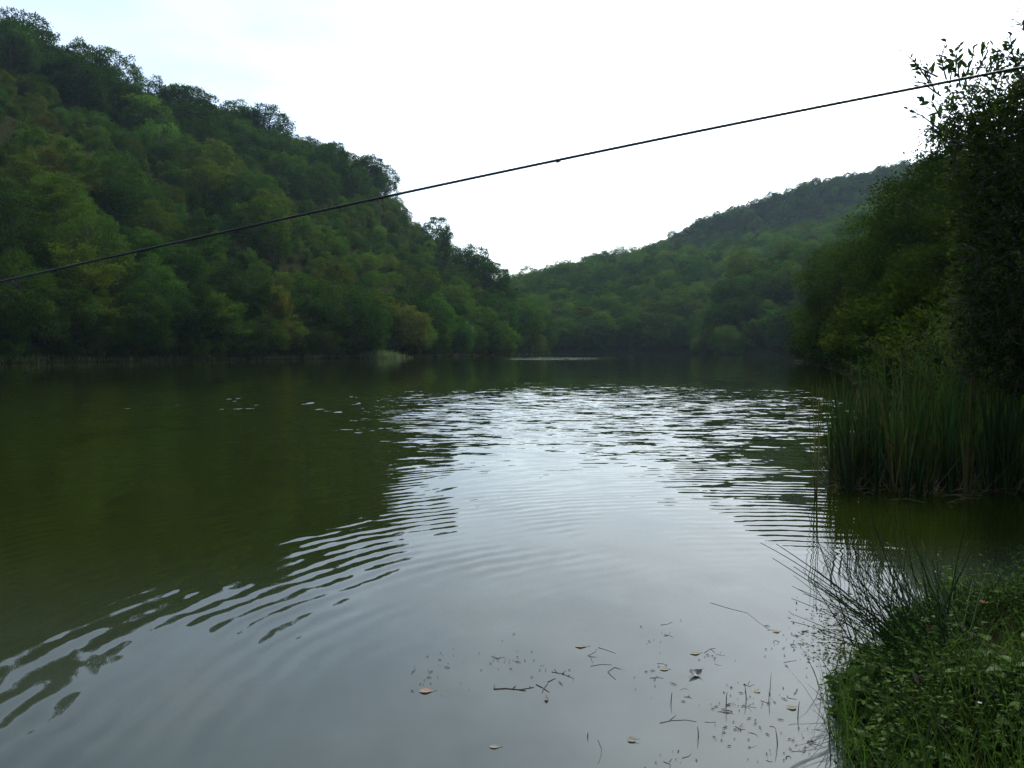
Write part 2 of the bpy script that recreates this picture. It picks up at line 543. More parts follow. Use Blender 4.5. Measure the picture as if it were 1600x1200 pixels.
# ---------------------------------------------------------------- tree prototypes
def gen_tree(name, seed, H, R, n_leaf, leaf, base=0.18, style='round', limbs=26, flat=0.16, sides=5, mat=None, twigs=True):
    r = np.random.default_rng(seed)
    wood, limb = Bag(), Bag()
    lean = r.normal(0, 0.03, 2)
    tz = np.linspace(-0.8, H * 0.93, 8)
    tx = lean[0] * tz + 0.02 * H * np.sin(tz * 0.5 + seed) * (tz > 0)
    ty = lean[1] * tz + 0.02 * H * np.cos(tz * 0.4 + seed) * (tz > 0)
    tr = np.interp(tz, [-0.8, 0.3, H], [0.022 * H, 0.016 * H, 0.002 * H])
    wood.add(*tube(np.stack([tx, ty, tz], 1), tr, 7))
    def trunk_at(z): return np.array((np.interp(z, tz, tx), np.interp(z, tz, ty), z))
    C, D, Sz = [], [], []          # spray centres, outward directions, sizes
    for i in range(limbs):
        t = (i + r.uniform(0, 1)) / limbs
        z0 = H * (base + (0.94 - base) * t)
        if style == 'round':
            prof = (0.35 + 0.65 * math.sin(math.pi * min(1, t * 0.72 + 0.22))) * (1 - 0.5 * max(0, t - 0.7) / 0.3)
        elif style == 'cone':
            prof = (1 - t) ** 0.75 * 0.95 + 0.1
        elif style == 'narrow':
            prof = 0.55 + 0.45 * math.sin(math.pi * t)
            prof *= (1 - 0.6 * t * t)
        elif style == 'bush':
            prof = 0.75 + 0.25 * math.sin(math.pi * t)
        else:                       # airy
            prof = (0.4 + 0.6 * math.sin(math.pi * min(1, t * 0.8 + 0.15))) * (1 - 0.45 * t)
        L = R * prof * r.uniform(0.72, 1.18)
        az = i * 2.39996 + r.normal(0, 0.3)
        el = {'round': (0.12, 1.15), 'cone': (0.05, 0.9), 'narrow': (0.5, 1.25), 'bush': (0.5, 1.2), 'airy': (0.5, 1.2)}[style]
        e = el[0] + (el[1] - el[0]) * t ** 1.2 + r.normal(0, 0.1)
        d = np.array((math.cos(az) * math.cos(e), math.sin(az) * math.cos(e), math.sin(e)))
        q = np.linspace(0, 1, 6)[:, None]
        droop = r.uniform(0.02, 0.22) * L
        bend = r.normal(0, 0.09, 3) * L
        P = trunk_at(z0) + d * L * q + bend * q * (1 - q) * 1.6 + np.array((0, 0, -1)) * droop * q ** 2.4
        limb.add(*tube(P, np.linspace(0.0075 * H * (1.15 - 0.6 * t), 0.012, 6), sides))
        m = max(4, int(L * 2.6))
        for k in range(m):
            s = 0.22 + 0.8 * (k + r.uniform(0, 1)) / m
            p = P[0] + 0
            a = np.array([np.interp(min(s, 1), q[:, 0], P[:, c]) for c in range(3)])
            sidev = norm(np.cross(d, (0, 0, 1.0))[None])[0]
            off = sidev * (1 if k % 2 else -1) * r.uniform(0.05, 0.42) * L * (1.15 - s) + d * max(0, s - 1) * L
            off = off + np.array((0, 0, r.normal(0.02, 0.05) * L))
            c = a + off
            if twigs and np.linalg.norm(off) > 0.25:
                limb.add(*tube(np.stack([a, a + off * 0.5 + (0, 0, 0.03), c]), [0.02, 0.013, 0.006], 3))
            C.append(c); D.append(norm((d * np.array((1, 1, 0.5)) + sidev * (1 if k % 2 else -1) * 0.5)[None])[0]); Sz.append(r.uniform(0.6, 1.3) * (0.5 + 0.5 * L / R))
    for k in range(5):             # the leader
        C.append(trunk_at(H * r.uniform(0.86, 0.99)) + r.normal(0, 0.15, 3)); D.append(np.array((0, 0, 1.0)) + r.normal(0, .3, 3)); Sz.append(0.6)
    C, D, Sz = np.array(C), np.array(D), np.array(Sz)
    w = Sz ** 1.5; w /= w.sum()
    idx = r.choice(len(C), n_leaf, p=w)
    d = D[idx]
    side = norm(np.cross(d, np.array((0, 0, 1.0)) + 1e-3))
    upv = np.cross(side, d)
    g = r.normal(size=(n_leaf, 3))
    sp = Sz[idx][:, None] * R * 0.1
    P = C[idx] + d * g[:, :1] * sp * 1.15 + side * g[:, 1:2] * sp * 0.9 + upv * g[:, 2:] * sp * flat * 4
    A = d + side * np.sign(g[:, 1:2]) * 0.7 + r.normal(0, 0.45, (n_leaf, 3))
    N = np.array((0, 0, 1.0)) + 0.35 * d + r.normal(0, 0.5, (n_leaf, 3))
    Ls = leaf * r.uniform(0.6, 1.35, n_leaf)
    V, F = leaf_faces(P, A, N, Ls, Ls * r.uniform(0.5, 0.7, n_leaf))
    crown = mesh_np(name + '_crown', V, F, mat or M_leaf)
    trunk = wood.mesh(name + '_trunk', M_bark, True)
    return dict(trunk=trunk, limbs=limb.mesh(name + '_limbs', M_bark, True), crown=crown, H=H, R=R)

def gen_dome(name, seed, H, R, n_clump, n_leaf, leaf, low=0.1, squash=1.0, tip=0.0):
    """a broad rounded crown made of leafy clumps carried on forking limbs"""
    r = np.random.default_rng(seed)
    wood, limb = Bag(), Bag()
    tz = np.linspace(-0.8, H * 0.72, 6)
    tx = 0.015 * H * np.sin(tz * .6 + seed); ty = 0.015 * H * np.cos(tz * .5 + seed)
    wood.add(*tube(np.stack([tx, ty, tz], 1), np.linspace(.02 * H, .006 * H, 6), 7))
    cz = H * (low + (1 - low) * .46)
    C, rad = [], []
    for i in range(n_clump):
        f = (i + .5) / n_clump
        z = 1 - 1.75 * f                       # from the top of the dome downwards
        az = i * 2.39996 + r.normal(0, .35)
        rr = math.sqrt(max(0, 1 - z * z)) if z > -.2 else .95 - .25 * (-.2 - z)
        k = r.uniform(.62, .98)
        hz = z * (1 + tip * max(0, z))
        C.append((R * rr * k * math.cos(az), R * rr * k * math.sin(az), cz + hz * H * (1 - low) * .46 * squash * (k if z > 0 else 1)))
        rad.append(R * r.uniform(.2, .36) * (1 - .25 * max(0, z)) * (.72 if n_clump > 60 else 1))
    C, rad = np.array(C), np.array(rad)
    for c in C:
        z0 = np.clip(c[2] - H * .22, H * low * .6, H * .7)
        b = np.array((np.interp(z0, tz, tx), np.interp(z0, tz, ty), z0))
        limb.add(*tube([b, b + (c - b) * .5 + (0, 0, .04 * H * .3), c], [.007 * H, .004 * H, .012], 4))
    w = rad ** 2; w /= w.sum()
    idx = r.choice(n_clump, n_leaf, p=w)
    v = norm(r.normal(size=(n_leaf, 3)) + (0, 0, .35) + norm(C[idx] - (0, 0, cz)) * .45)
    lump = 1 + .28 * np.sin(v[:, 0] * 7 + idx) * np.sin(v[:, 1] * 6 + 2 * idx) + .2 * np.sin(v[:, 2] * 9 + 3 * idx)
    rho = r.uniform(.25, 1, n_leaf) ** .4 * lump
    P = C[idx] + v * (rad[idx] * rho)[:, None] * np.array((1.12, 1.12, .78))
    A = v * .8 + r.normal(0, .55, (n_leaf, 3)) + (0, 0, -.15)
    N = v * .55 + np.array((0, 0, .75)) + r.normal(0, .42, (n_leaf, 3))
    Ls = leaf * r.uniform(.6, 1.35, n_leaf)
    V, F = leaf_faces(P, A, N, Ls, Ls * r.uniform(.5, .72, n_leaf))
    return dict(trunk=wood.mesh(name + '_trunk', M_bark, True), limbs=limb.mesh(name + '_limbs', M_bark, True), crown=mesh_np(name + '_crown', V, F, M_leaf), H=H, R=R)

HILL_T = [gen_dome('hill_tree%d' % i, 20 + i, H, R, nc, 9500, 0.36, lo, 1, tp) for i, (H, R, nc, lo, tp) in enumerate([
    (11, 5.4, 30, .06, 0), (12, 5.6, 36, .08, .1), (10, 5.8, 30, .05, 0), (13, 5.0, 38, .08, .2), (12, 4.6, 30, .06, .25), (11.5, 6.0, 40, .06, .05)])]
SHORE_T = [gen_dome('shore_tree%d' % i, 40 + i, H, R, nc, 16000, 0.27, lo, 1, tp) for i, (H, R, nc, lo, tp) in enumerate([
    (12, 5.2, 44, .02, .1), (11, 5.4, 40, .02, 0)])]
SHORE_T += [gen_tree('shore_tree%d' % i, 40 + i, H, R, 15000, 0.27, b, st, lm, fl, twigs=False) for i, (H, R, b, st, lm, fl) in enumerate([
    (12, 4.8, .06, 'round', 30, .10), (10.5, 4.8, .04, 'round', 26, .12)])]
AIRY_T = [gen_tree('airy_tree', 61, 15, 4.4, 6000, 0.3, .2, 'airy', 30, .2), gen_tree('airy_tree_b', 62, 12, 3.6, 3600, 0.3, .25, 'airy', 24, .2)]
BIG_T = [gen_dome('bank_tree0', 170, 17, 7.2, 110, 52000, 0.22, .0, 1, .1), gen_dome('bank_tree1', 171, 16, 7.4, 100, 50000, 0.22, .0, 1, 0)]
BIG_T += [gen_tree('bank_tree%d' % i, 70 + i, H, R, 44000, 0.25, b, st, lm, fl) for i, (H, R, b, st, lm, fl) in enumerate([
    (17, 7.0, .05, 'round', 54, .10)])]
BUSH_T = [gen_tree('bush%d' % i, 90 + i, H, R, 4200, 0.2, .02, 'bush', 18, .3, twigs=False) for i, (H, R) in enumerate([(3.0, 2.0), (2.4, 2.2), (3.6, 2.0)])]

PAL = {
    'dark green': (0.032, 0.068, 0.014), 'mid green': (0.053, 0.102, 0.017), 'fresh green': (0.082, 0.144, 0.021),
    'olive green': (0.080, 0.110, 0.019), 'bluish green': (0.036, 0.076, 0.024), 'brownish green': (0.092, 0.094, 0.027),
    'yellowing': (0.17, 0.14, 0.024),
}
def jitter(c, r, a=0.3):
    k = 1 + r.uniform(-a, a)
    return (c[0] * k * (1 + r.uniform(-.1, .1)), c[1] * k, c[2] * k * (1 + r.uniform(-.15, .15)), 1.0)

def plant(proto, loc, scl, rz, color, name, label, cat, group=None, tilt=(0, 0)):
    e = link(name, None, loc=loc, label=label, cat=cat, group=group)
    e.empty_display_size = 0.3
    e.scale = scl if hasattr(scl, '__len__') else (scl, scl, scl)
    e.rotation_euler = (tilt[0], tilt[1], rz)
    t = link('trunk', proto['trunk'], e)
    link('limbs', proto['limbs'], t)
    c = link('crown', proto['crown'], e)
    c.color = color
    return e

# ---------------------------------------------------------------- the forest: where the trees stand
R0 = np.random.default_rng(11)
spots = []       # (zone, x, y, z, t, apparent size ...)
def grid(x0, x1, y0, y1, step):
    gx, gy = np.meshgrid(np.arange(x0, x1, step), np.arange(y0, y1, step))
    gx = gx + (np.arange(gx.shape[0]) % 2)[:, None] * step * 0.5
    gx = gx.ravel() + R0.uniform(-.38, .38, gx.size) * step
    gy = gy.ravel() + R0.uniform(-.38, .38, gy.size) * step
    return gx, gy
for zone, box, step in (('left', (-300, 40, 50, 470), 9.0), ('mid', (-60, 330, 340, 680), 7.6), ('spur', (70, 330, 220, 400), 9.0), ('far', (20, 560, 640, 850), 5.6)):
    gx, gy = grid(*box, step)
    h, t, ds, dr, hr = hill(zone, gx, gy)
    g = ground(gx, gy)
    px, py, f = proj(np.stack([gx, gy, g + 6], 1))
    ok = (h > g - 0.05) & (h > 0.1) & (t > 0.005) & (np.hypot(gx, gy) < dr + (25 if zone == 'far' else 10)) & (px > -90) & (px < (1560 if zone in ('far', 'mid') else 1690))
    for i in np.nonzero(ok)[0]:
        spots.append(dict(zone=zone, x=gx[i], y=gy[i], z=g[i], t=t[i], s=np.hypot(gx[i], gy[i]) - ds[i], top=dr[i] - np.hypot(gx[i], gy[i]), px=px[i], py=py[i], f=f[i]))
# a close row along the left waterline and the right spur
for zone in ('left', 'mid', 'spur'):
    a = np.array(HILLS[zone][0], float)
    lo, hi = {'left': (-60, 852), 'mid': (850, 1110), 'spur': (1092, 1330)}[zone]
    pxs = lo
    while pxs < hi:
        d = np.interp(pxs, a[:, 0], a[:, 1]) + R0.uniform(1.5, 3.5)
        x, y = (pxs - 800) / FPX * d, d
        spots.append(dict(zone=zone, x=x, y=y, z=float(ground(np.array([x]), np.array([y]))[0]), t=0.01, s=2.0, top=99, px=pxs, py=550, f=d, row=True))
        pxs += R0.uniform(4.2, 6.4) * FPX / d
for s in spots:
    patch = math.sin(s['x'] * .045 + 1.3) + math.sin(s['y'] * .037 + .4) + math.sin((s['x'] + s['y']) * .071)
    u = R0.uniform()
    s['young'] = s['zone'] == 'left' and s['t'] > .08 and s['top'] > 30 and patch > 0.35
    if 430 < s['px'] < 680 and 300 < s['py'] < 440 and s['zone'] == 'left': s['young'] = True
    kinds = ['dark green', 'mid green', 'fresh green', 'olive green', 'bluish green', 'brownish green', 'yellowing']
    pr = [.27, .34, .12, .16, .10, .01, 0]
    if s['young']: pr = [.08, .32, .28, .26, .04, .02, 0]
    if s['zone'] in ('mid', 'spur'): pr = [.18, .36, .20, .18, .08, 0, 0]
    if s['zone'] == 'far': pr = [.12, .38, .26, .20, .04, 0, 0]
    if s['zone'] == 'left' and s['top'] < 60 and not s['young']: pr = [.46, .24, .04, .06, .20, 0, 0]
    s['kind'] = kinds[int(R0.choice(7, p=pr))]
    if s.get('row'):
        s['set'], s['i'] = SHORE_T, int(R0.integers(4))
        s['k'] = R0.uniform(.6, 1.0)
    else:
        s['set'], s['i'] = HILL_T, int(R0.integers(6))
        s['k'] = (.68 + .7 * R0.uniform() ** 1.3) * (1.08 if s['top'] < 30 else 1.0)
        if s['young']: s['k'] = R0.uniform(.42, .62)
        if s['zone'] == 'left' and s['y'] < 170 and not s['young']: s['set'], s['i'] = SHORE_T, int(R0.integers(4))
        if s['zone'] in ('far', 'mid') and R0.uniform() < .8: s['i'] = int(R0.integers(3))
        if s['zone'] == 'far': s['k'] *= 0.72
        if s['zone'] == 'left' and s['top'] < 45: s['k'] *= 1.22
    s['rz'] = R0.uniform(0, 6.28)
    s['wz'] = R0.uniform(.88, 1.12)
    s['app'] = s['k'] * 11 / s['f']
# trees one can point to: the largest in the picture
inview = [s for s in spots if s['zone'] != 'far' and -40 < s['px'] < 1330]
inview.sort(key=lambda s: -s['app'])
chosen = inview[:270]
for s in chosen: s['own'] = True
zones = {}
for s in chosen:
    if s['zone'] == 'left':
        if s.get('row'): z = ('along the left waterline', 'trees along the left waterline')
        elif s['top'] < 26: z = ('on the left ridge skyline', 'trees on the left skyline')
        elif s['t'] > .62: z = ('high on the left hillside', 'trees high on the left hillside')
        elif s['t'] > .3: z = ('halfway up the left hillside', 'trees halfway up the left hillside')
        else: z = ('low on the left hillside', 'trees low on the left hillside')
    elif s['zone'] == 'mid': z = ('at the far end of the lake', 'trees at the far end of the lake')
    else: z = ('on the wooded point right of centre', 'trees on the wooded point')
    zones.setdefault(z, []).append(s)
for (where, grp), L in zones.items():
    L.sort(key=lambda s: s['px'])
    for n_, s in enumerate(L):
        lab = '%s %s %s, %s from the left' % (s['kind'], 'young tree' if s['young'] else 'broadleaf tree', where, ordinal(n_ + 1))
        plant(s['set'][s['i']], (s['x'], s['y'], s['z'] - .2), (s['k'], s['k'], s['k'] * s['wz']), s['rz'], jitter(PAL[s['kind']], R0),
              'young_tree' if s['young'] else 'broadleaf_tree', lab, 'tree', grp)

# everything farther or smaller: one wood each, instanced on points
def sources(name, protos):
    c = bpy.data.collections.new(name)
    for i, p in enumerate(protos):
        me = p['crown'].copy()
        me.materials[0] = M_leaf_wood
        c.objects.link(bpy.data.objects.new('%s_%02d' % (name, i), me))
    return c
def scatter(name, pts, rz, scl, idx, tint, coll, label, cat):
    me = bpy.data.meshes.new(name)
    me.vertices.add(len(pts))
    me.vertices.foreach_set('co', np.asarray(pts, np.float32).ravel())
    for nm, ty, arr in (('rz', 'FLOAT', rz), ('scl', 'FLOAT', scl), ('idx', 'INT', idx)):
        a = me.attributes.new(nm, ty, 'POINT')
        a.data.foreach_set('value', np.asarray(arr, np.float32 if ty == 'FLOAT' else np.int32))
    a = me.attributes.new('tint', 'FLOAT_COLOR', 'POINT')
    a.data.foreach_set('color', np.asarray(tint, np.float32).ravel())
    o = link(name, me, label=label, cat=cat, kind='stuff')
    ng = bpy.data.node_groups.new(name, 'GeometryNodeTree')
    ng.interface.new_socket('Geometry', in_out='INPUT', socket_type='NodeSocketGeometry')
    ng.interface.new_socket('Geometry', in_out='OUTPUT', socket_type='NodeSocketGeometry')
    N, Lk = ng.nodes, ng.links
    gi, go = N.new('NodeGroupInput'), N.new('NodeGroupOutput')
    ci = N.new('GeometryNodeCollectionInfo')
    ci.inputs['Collection'].default_value = coll
    ci.inputs['Separate Children'].default_value = True
    ci.inputs['Reset Children'].default_value = True
    ip = N.new('GeometryNodeInstanceOnPoints')
    ip.inputs['Pick Instance'].default_value = True
    def att(nm, ty):
        a = N.new('GeometryNodeInputNamedAttribute'); a.data_type = ty
        a.inputs['Name'].default_value = nm
        return a.outputs['Attribute']
    cx = N.new('ShaderNodeCombineXYZ'); Lk.new(att('rz', 'FLOAT'), cx.inputs[2])
    er = N.new('FunctionNodeEulerToRotation'); Lk.new(cx.outputs[0], er.inputs[0])
    Lk.new(gi.outputs[0], ip.inputs['Points'])
    Lk.new(ci.outputs[0], ip.inputs['Instance'])
    Lk.new(att('idx', 'INT'), ip.inputs['Instance Index'])
    Lk.new(er.outputs[0], ip.inputs['Rotation'])
    Lk.new(att('scl', 'FLOAT'), ip.inputs['Scale'])
    Lk.new(ip.outputs[0], go.inputs[0])
    md = o.modifiers.new('scatter', 'NODES')
    md.node_group = ng
    return o

TREE_SRC = sources('wood_sources', HILL_T)
BUSH_SRC = sources('undergrowth_sources', BUSH_T)
rest = [s for s in spots if not s.get('own')]
def scatter_zone(name, L, label, cat):
    scatter(name, [(s['x'], s['y'], s['z'] - .2) for s in L], [s['rz'] for s in L], [s['k'] for s in L],
            [s['i'] for s in L], [jitter(PAL[s['kind']], R0) for s in L], TREE_SRC, label, cat)
scatter_zone('hillside_wood', [s for s in rest if s['zone'] == 'left'], 'small young trees filling the gaps on the left hillside', 'wood')
scatter_zone('far_shore_wood', [s for s in rest if s['zone'] in ('mid', 'spur')], 'dense green wood covering the low hill beyond the lake', 'wood')
scatter_zone('distant_hill_wood', [s for s in rest if s['zone'] == 'far'], 'hazy blue green wood covering the distant right hill', 'wood')

# undergrowth between the trunks
up_, ur, us, ui, ut = [], [], [], [], []
for zone, box, step in (('left', (-300, 40, 50, 470), 4.6), ('mid', (-40, 300, 355, 640), 8.0), ('spur', (70, 330, 220, 400), 6.0)):
    gx, gy = grid(*box, step)
    h, t, ds, dr, hr = hill(zone, gx, gy)
    g = ground(gx, gy)
    px, py, f = proj(np.stack([gx, gy, g], 1))
    ok = (h > g - 0.05) & (h > 0.1) & (np.hypot(gx, gy) < dr + 6) & (px > -60) & (px < 1660)
    for i in np.nonzero(ok)[0]:
        k = ['dark green', 'mid green', 'olive green', 'fresh green', 'brownish green'][int(R0.choice(5, p=[.25, .3, .25, .12, .08]))]
        up_.append((gx[i], gy[i], g[i] - .3)); ur.append(R0.uniform(0, 6.28)); us.append(R0.uniform(.5, 1.05)); ui.append(int(R0.integers(3))); ut.append(jitter(PAL[k], R0))
scatter('undergrowth', up_, ur, us, ui, ut, BUSH_SRC, 'low bushes and brambles between the hillside trees', 'undergrowth')

# bushes hanging over the left waterline
a = np.array(HILLS['left'][0], float)
bl, pxs = [], -30
while pxs < 856:
    d = np.interp(pxs, a[:, 0], a[:, 1]) + R0.uniform(-.2, 1.2)
    bl.append((pxs, d)); pxs += R0.uniform(1.6, 3.4) * FPX / d
for n_, (pxs, d) in enumerate(bl):
    x = (pxs - 800) / FPX * d
    k = ['mid green', 'olive green', 'fresh green', 'dark green', 'brownish green'][int(R0.choice(5, p=[.25, .35, .15, .1, .15]))]
    sc = R0.uniform(.45, 1.0)
    plant(BUSH_T[int(R0.integers(3))], (x, d, .05), (sc * 1.1, sc * 1.1, sc * R0.uniform(.6, 1)), R0.uniform(0, 6.28), jitter(PAL[k], R0), 'waterside_bush',
          '%s low bush at the left water edge, %s from the left' % (k, ordinal(n_ + 1)), 'bush', 'bushes along the left water edge')

# grass fringe along the left waterline
def shore_grass():
    r = np.random.default_rng(19)
    b = Bag()
    for i in range(5200):
        px = r.uniform(-40, 858)
        dens = .5 + .5 * math.sin(px * .021) * math.sin(px * .0093 + 1)
        if r.uniform() > .25 + dens: continue
        d = np.interp(px, a[:, 0], a[:, 1]) + r.normal(.1, .35)
        x = (px - 800) / FPX * d
        h = r.uniform(.4, 1.25) * (.6 + .6 * dens)
        base = np.array((x, d, -.05))
        b.add(*blade(base, base + (r.normal(0, .2), r.normal(-.1, .2), h), .07, (r.normal(0, .12), 0, 0), r.uniform(-.8, .8), 2))
    o = link('shore_grass', b.mesh('shore_grass', M_blade), label='thin pale green grass edge along the left waterline', cat='grass', kind='stuff')
    o.color = (0.17, 0.18, 0.075, 1)
shore_grass()

# trees with a look of their own
def lone(proto, px, d, k, color, name, label, s=(1, 1, 1), dz=-.3, sx=None):
    x = (px - 800) / FPX * d
    z = float(ground(np.array([x]), np.array([d]))[0])
    return plant(proto, (x, d, z + dz), (k * s[0], k * s[1], k * s[2]), R0.uniform(0, 6.28), color + (1.0,), name, label, 'tree')
lone(AIRY_T[0], 695, 318, 1.55, (0.042, 0.07, 0.03), 'airy_tree', 'tall thin-crowned tree breaking the left skyline near the ridge end')
lone(AIRY_T[1], 212, 286, 1.1, (0.05, 0.06, 0.035), 'airy_tree', 'sparse half-bare tree sticking out of the upper left ridge')
lone(AIRY_T[1], 405, 340, 1.15, (0.045, 0.07, 0.03), 'airy_tree', 'small see-through tree in the notch of the left skyline')
lone(AIRY_T[1], 772, 322, 0.8, (0.045, 0.07, 0.035), 'airy_tree', 'little dark treetop at the foot of the left skyline')
lone(SHORE_T[2], 616, 188, 1.02, (0.19, 0.15, 0.024), 'autumn_tree', 'yellow autumn tree above the pale reeds on the left shore', (.55, .6, 1.0))
lone(SHORE_T[3], 438, 153, 1.05, (0.13, 0.12, 0.02), 'autumn_tree', 'yellowing tree left of the big dark waterside tree', (.6, .6, 1.15))
lone(SHORE_T[1], 545, 170, 1.42, (0.036, 0.072, 0.016), 'broadleaf_tree', 'big round dark green tree behind the pale reeds on the left shore', (1.15, 1.15, 1))
lone(SHORE_T[1], 1136, 303, 1.2, (0.09, 0.15, 0.03), 'broadleaf_tree', 'bright green tree at the tip of the wooded point right of centre')

# pale reeds on the left shore
def reed_patch():
    b = Bag()
    r = np.random.default_rng(3)
    for i in range(420):
        px = r.normal(592, 20)
        d = 173 + r.uniform(-1.5, 2)
        x = (px - 800) / FPX * d
        h = r.uniform(.7, 2.2) * math.exp(-((px - 592) / 45) ** 2) + .2
        base = np.array((x, d, -.1))
        tip = base + (r.normal(0, .45), r.normal(0, .3), h)
        b.add(*blade(base, tip, .12, (r.normal(0, .3), 0, 0), r.uniform(-.7, .7), 3))
    o = link('reed_bed', b.mesh('reed_bed', M_blade), label='pale grey green reeds at the left water edge below the yellow tree', cat='reeds', kind='stuff')
    o.color = (0.14, 0.17, 0.10, 1)
reed_patch()

# ---------------------------------------------------------------- tall trees on the right bank
right = [  # column, depth, prototype, scale, colour, label
    (1345, 84, 0, .95, (0.046, 0.076, 0.011), 'large beech leaning over the water where the right bank begins'),
    (1422, 78, 1, 1.0, (0.056, 0.084, 0.012), 'tall beech right of the one leaning over the water'),
    (1478, 88, 2, 1.22, (0.08, 0.084, 0.015), 'rusty olive topped beech highest on the right bank skyline'),
    (1478, 66, 2, 1.06, (0.03, 0.052, 0.011), 'dark beech half hidden by the near leafy tree'),
    (1400, 64, 1, .62, (0.03, 0.052, 0.010), 'smaller beech in front of the tall ones above the reeds'),
    (1545, 52, 0, 1.08, (0.028, 0.048, 0.011), 'dark tree behind the near leafy tree at the frame edge'),
    (1500, 42, 1, .55, (0.028, 0.046, 0.010), 'dark round tree behind the pale willow bush'),
    (1590, 34, 2, .62, (0.028, 0.046, 0.010), 'dark tree behind the reeds at the right frame edge'),
    (1440, 48, 0, .42, (0.028, 0.046, 0.010), 'low dark tree just left of the pale willow bush'),
]
for px, d, i, k, c, lab in right:
    x = (px - 800) / FPX * d
    z = float(ground(np.array([x]), np.array([d]))[0])
    plant(BIG_T[i], (x, d, max(z, 0) - .3), (k, k, k), R0.uniform(0, 6.28), c + (1.0,), 'bank_tree', lab, 'tree', 'big trees on the right bank')

# bushes and low trees that close the right bank down to the water
rb = []
for px, d in [(1262, 118), (1274, 108), (1287, 99), (1300, 91), (1294, 84), (1312, 80), (1318, 73), (1330, 69), (1345, 65), (1338, 60), (1362, 58), (1352, 53), (1380, 52), (1372, 46), (1398, 44), (1392, 39), (1415, 38),
              (1410, 33), (1432, 31), (1425, 27), (1452, 26), (1446, 22), (1475, 22), (1500, 20), (1530, 19), (1560, 19), (1595, 18), (1470, 30), (1510, 27), (1560, 26), (1600, 25), (1330, 88), (1300, 105), (1278, 128), (1268, 150), (1262, 185), (1258, 220)]:
    rb.append((px, d))
rb.sort(key=lambda q: q[0])
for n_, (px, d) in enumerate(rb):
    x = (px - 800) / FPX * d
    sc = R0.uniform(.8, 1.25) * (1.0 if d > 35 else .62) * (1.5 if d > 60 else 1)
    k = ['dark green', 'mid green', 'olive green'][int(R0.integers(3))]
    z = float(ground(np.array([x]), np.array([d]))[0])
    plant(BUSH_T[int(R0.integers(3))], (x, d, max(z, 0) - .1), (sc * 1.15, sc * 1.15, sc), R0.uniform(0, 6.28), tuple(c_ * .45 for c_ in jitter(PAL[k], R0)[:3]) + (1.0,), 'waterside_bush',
          '%s bush under the tall right bank trees, %s from the left' % (k, ordinal(n_ + 1)), 'bush', 'bushes along the right bank')

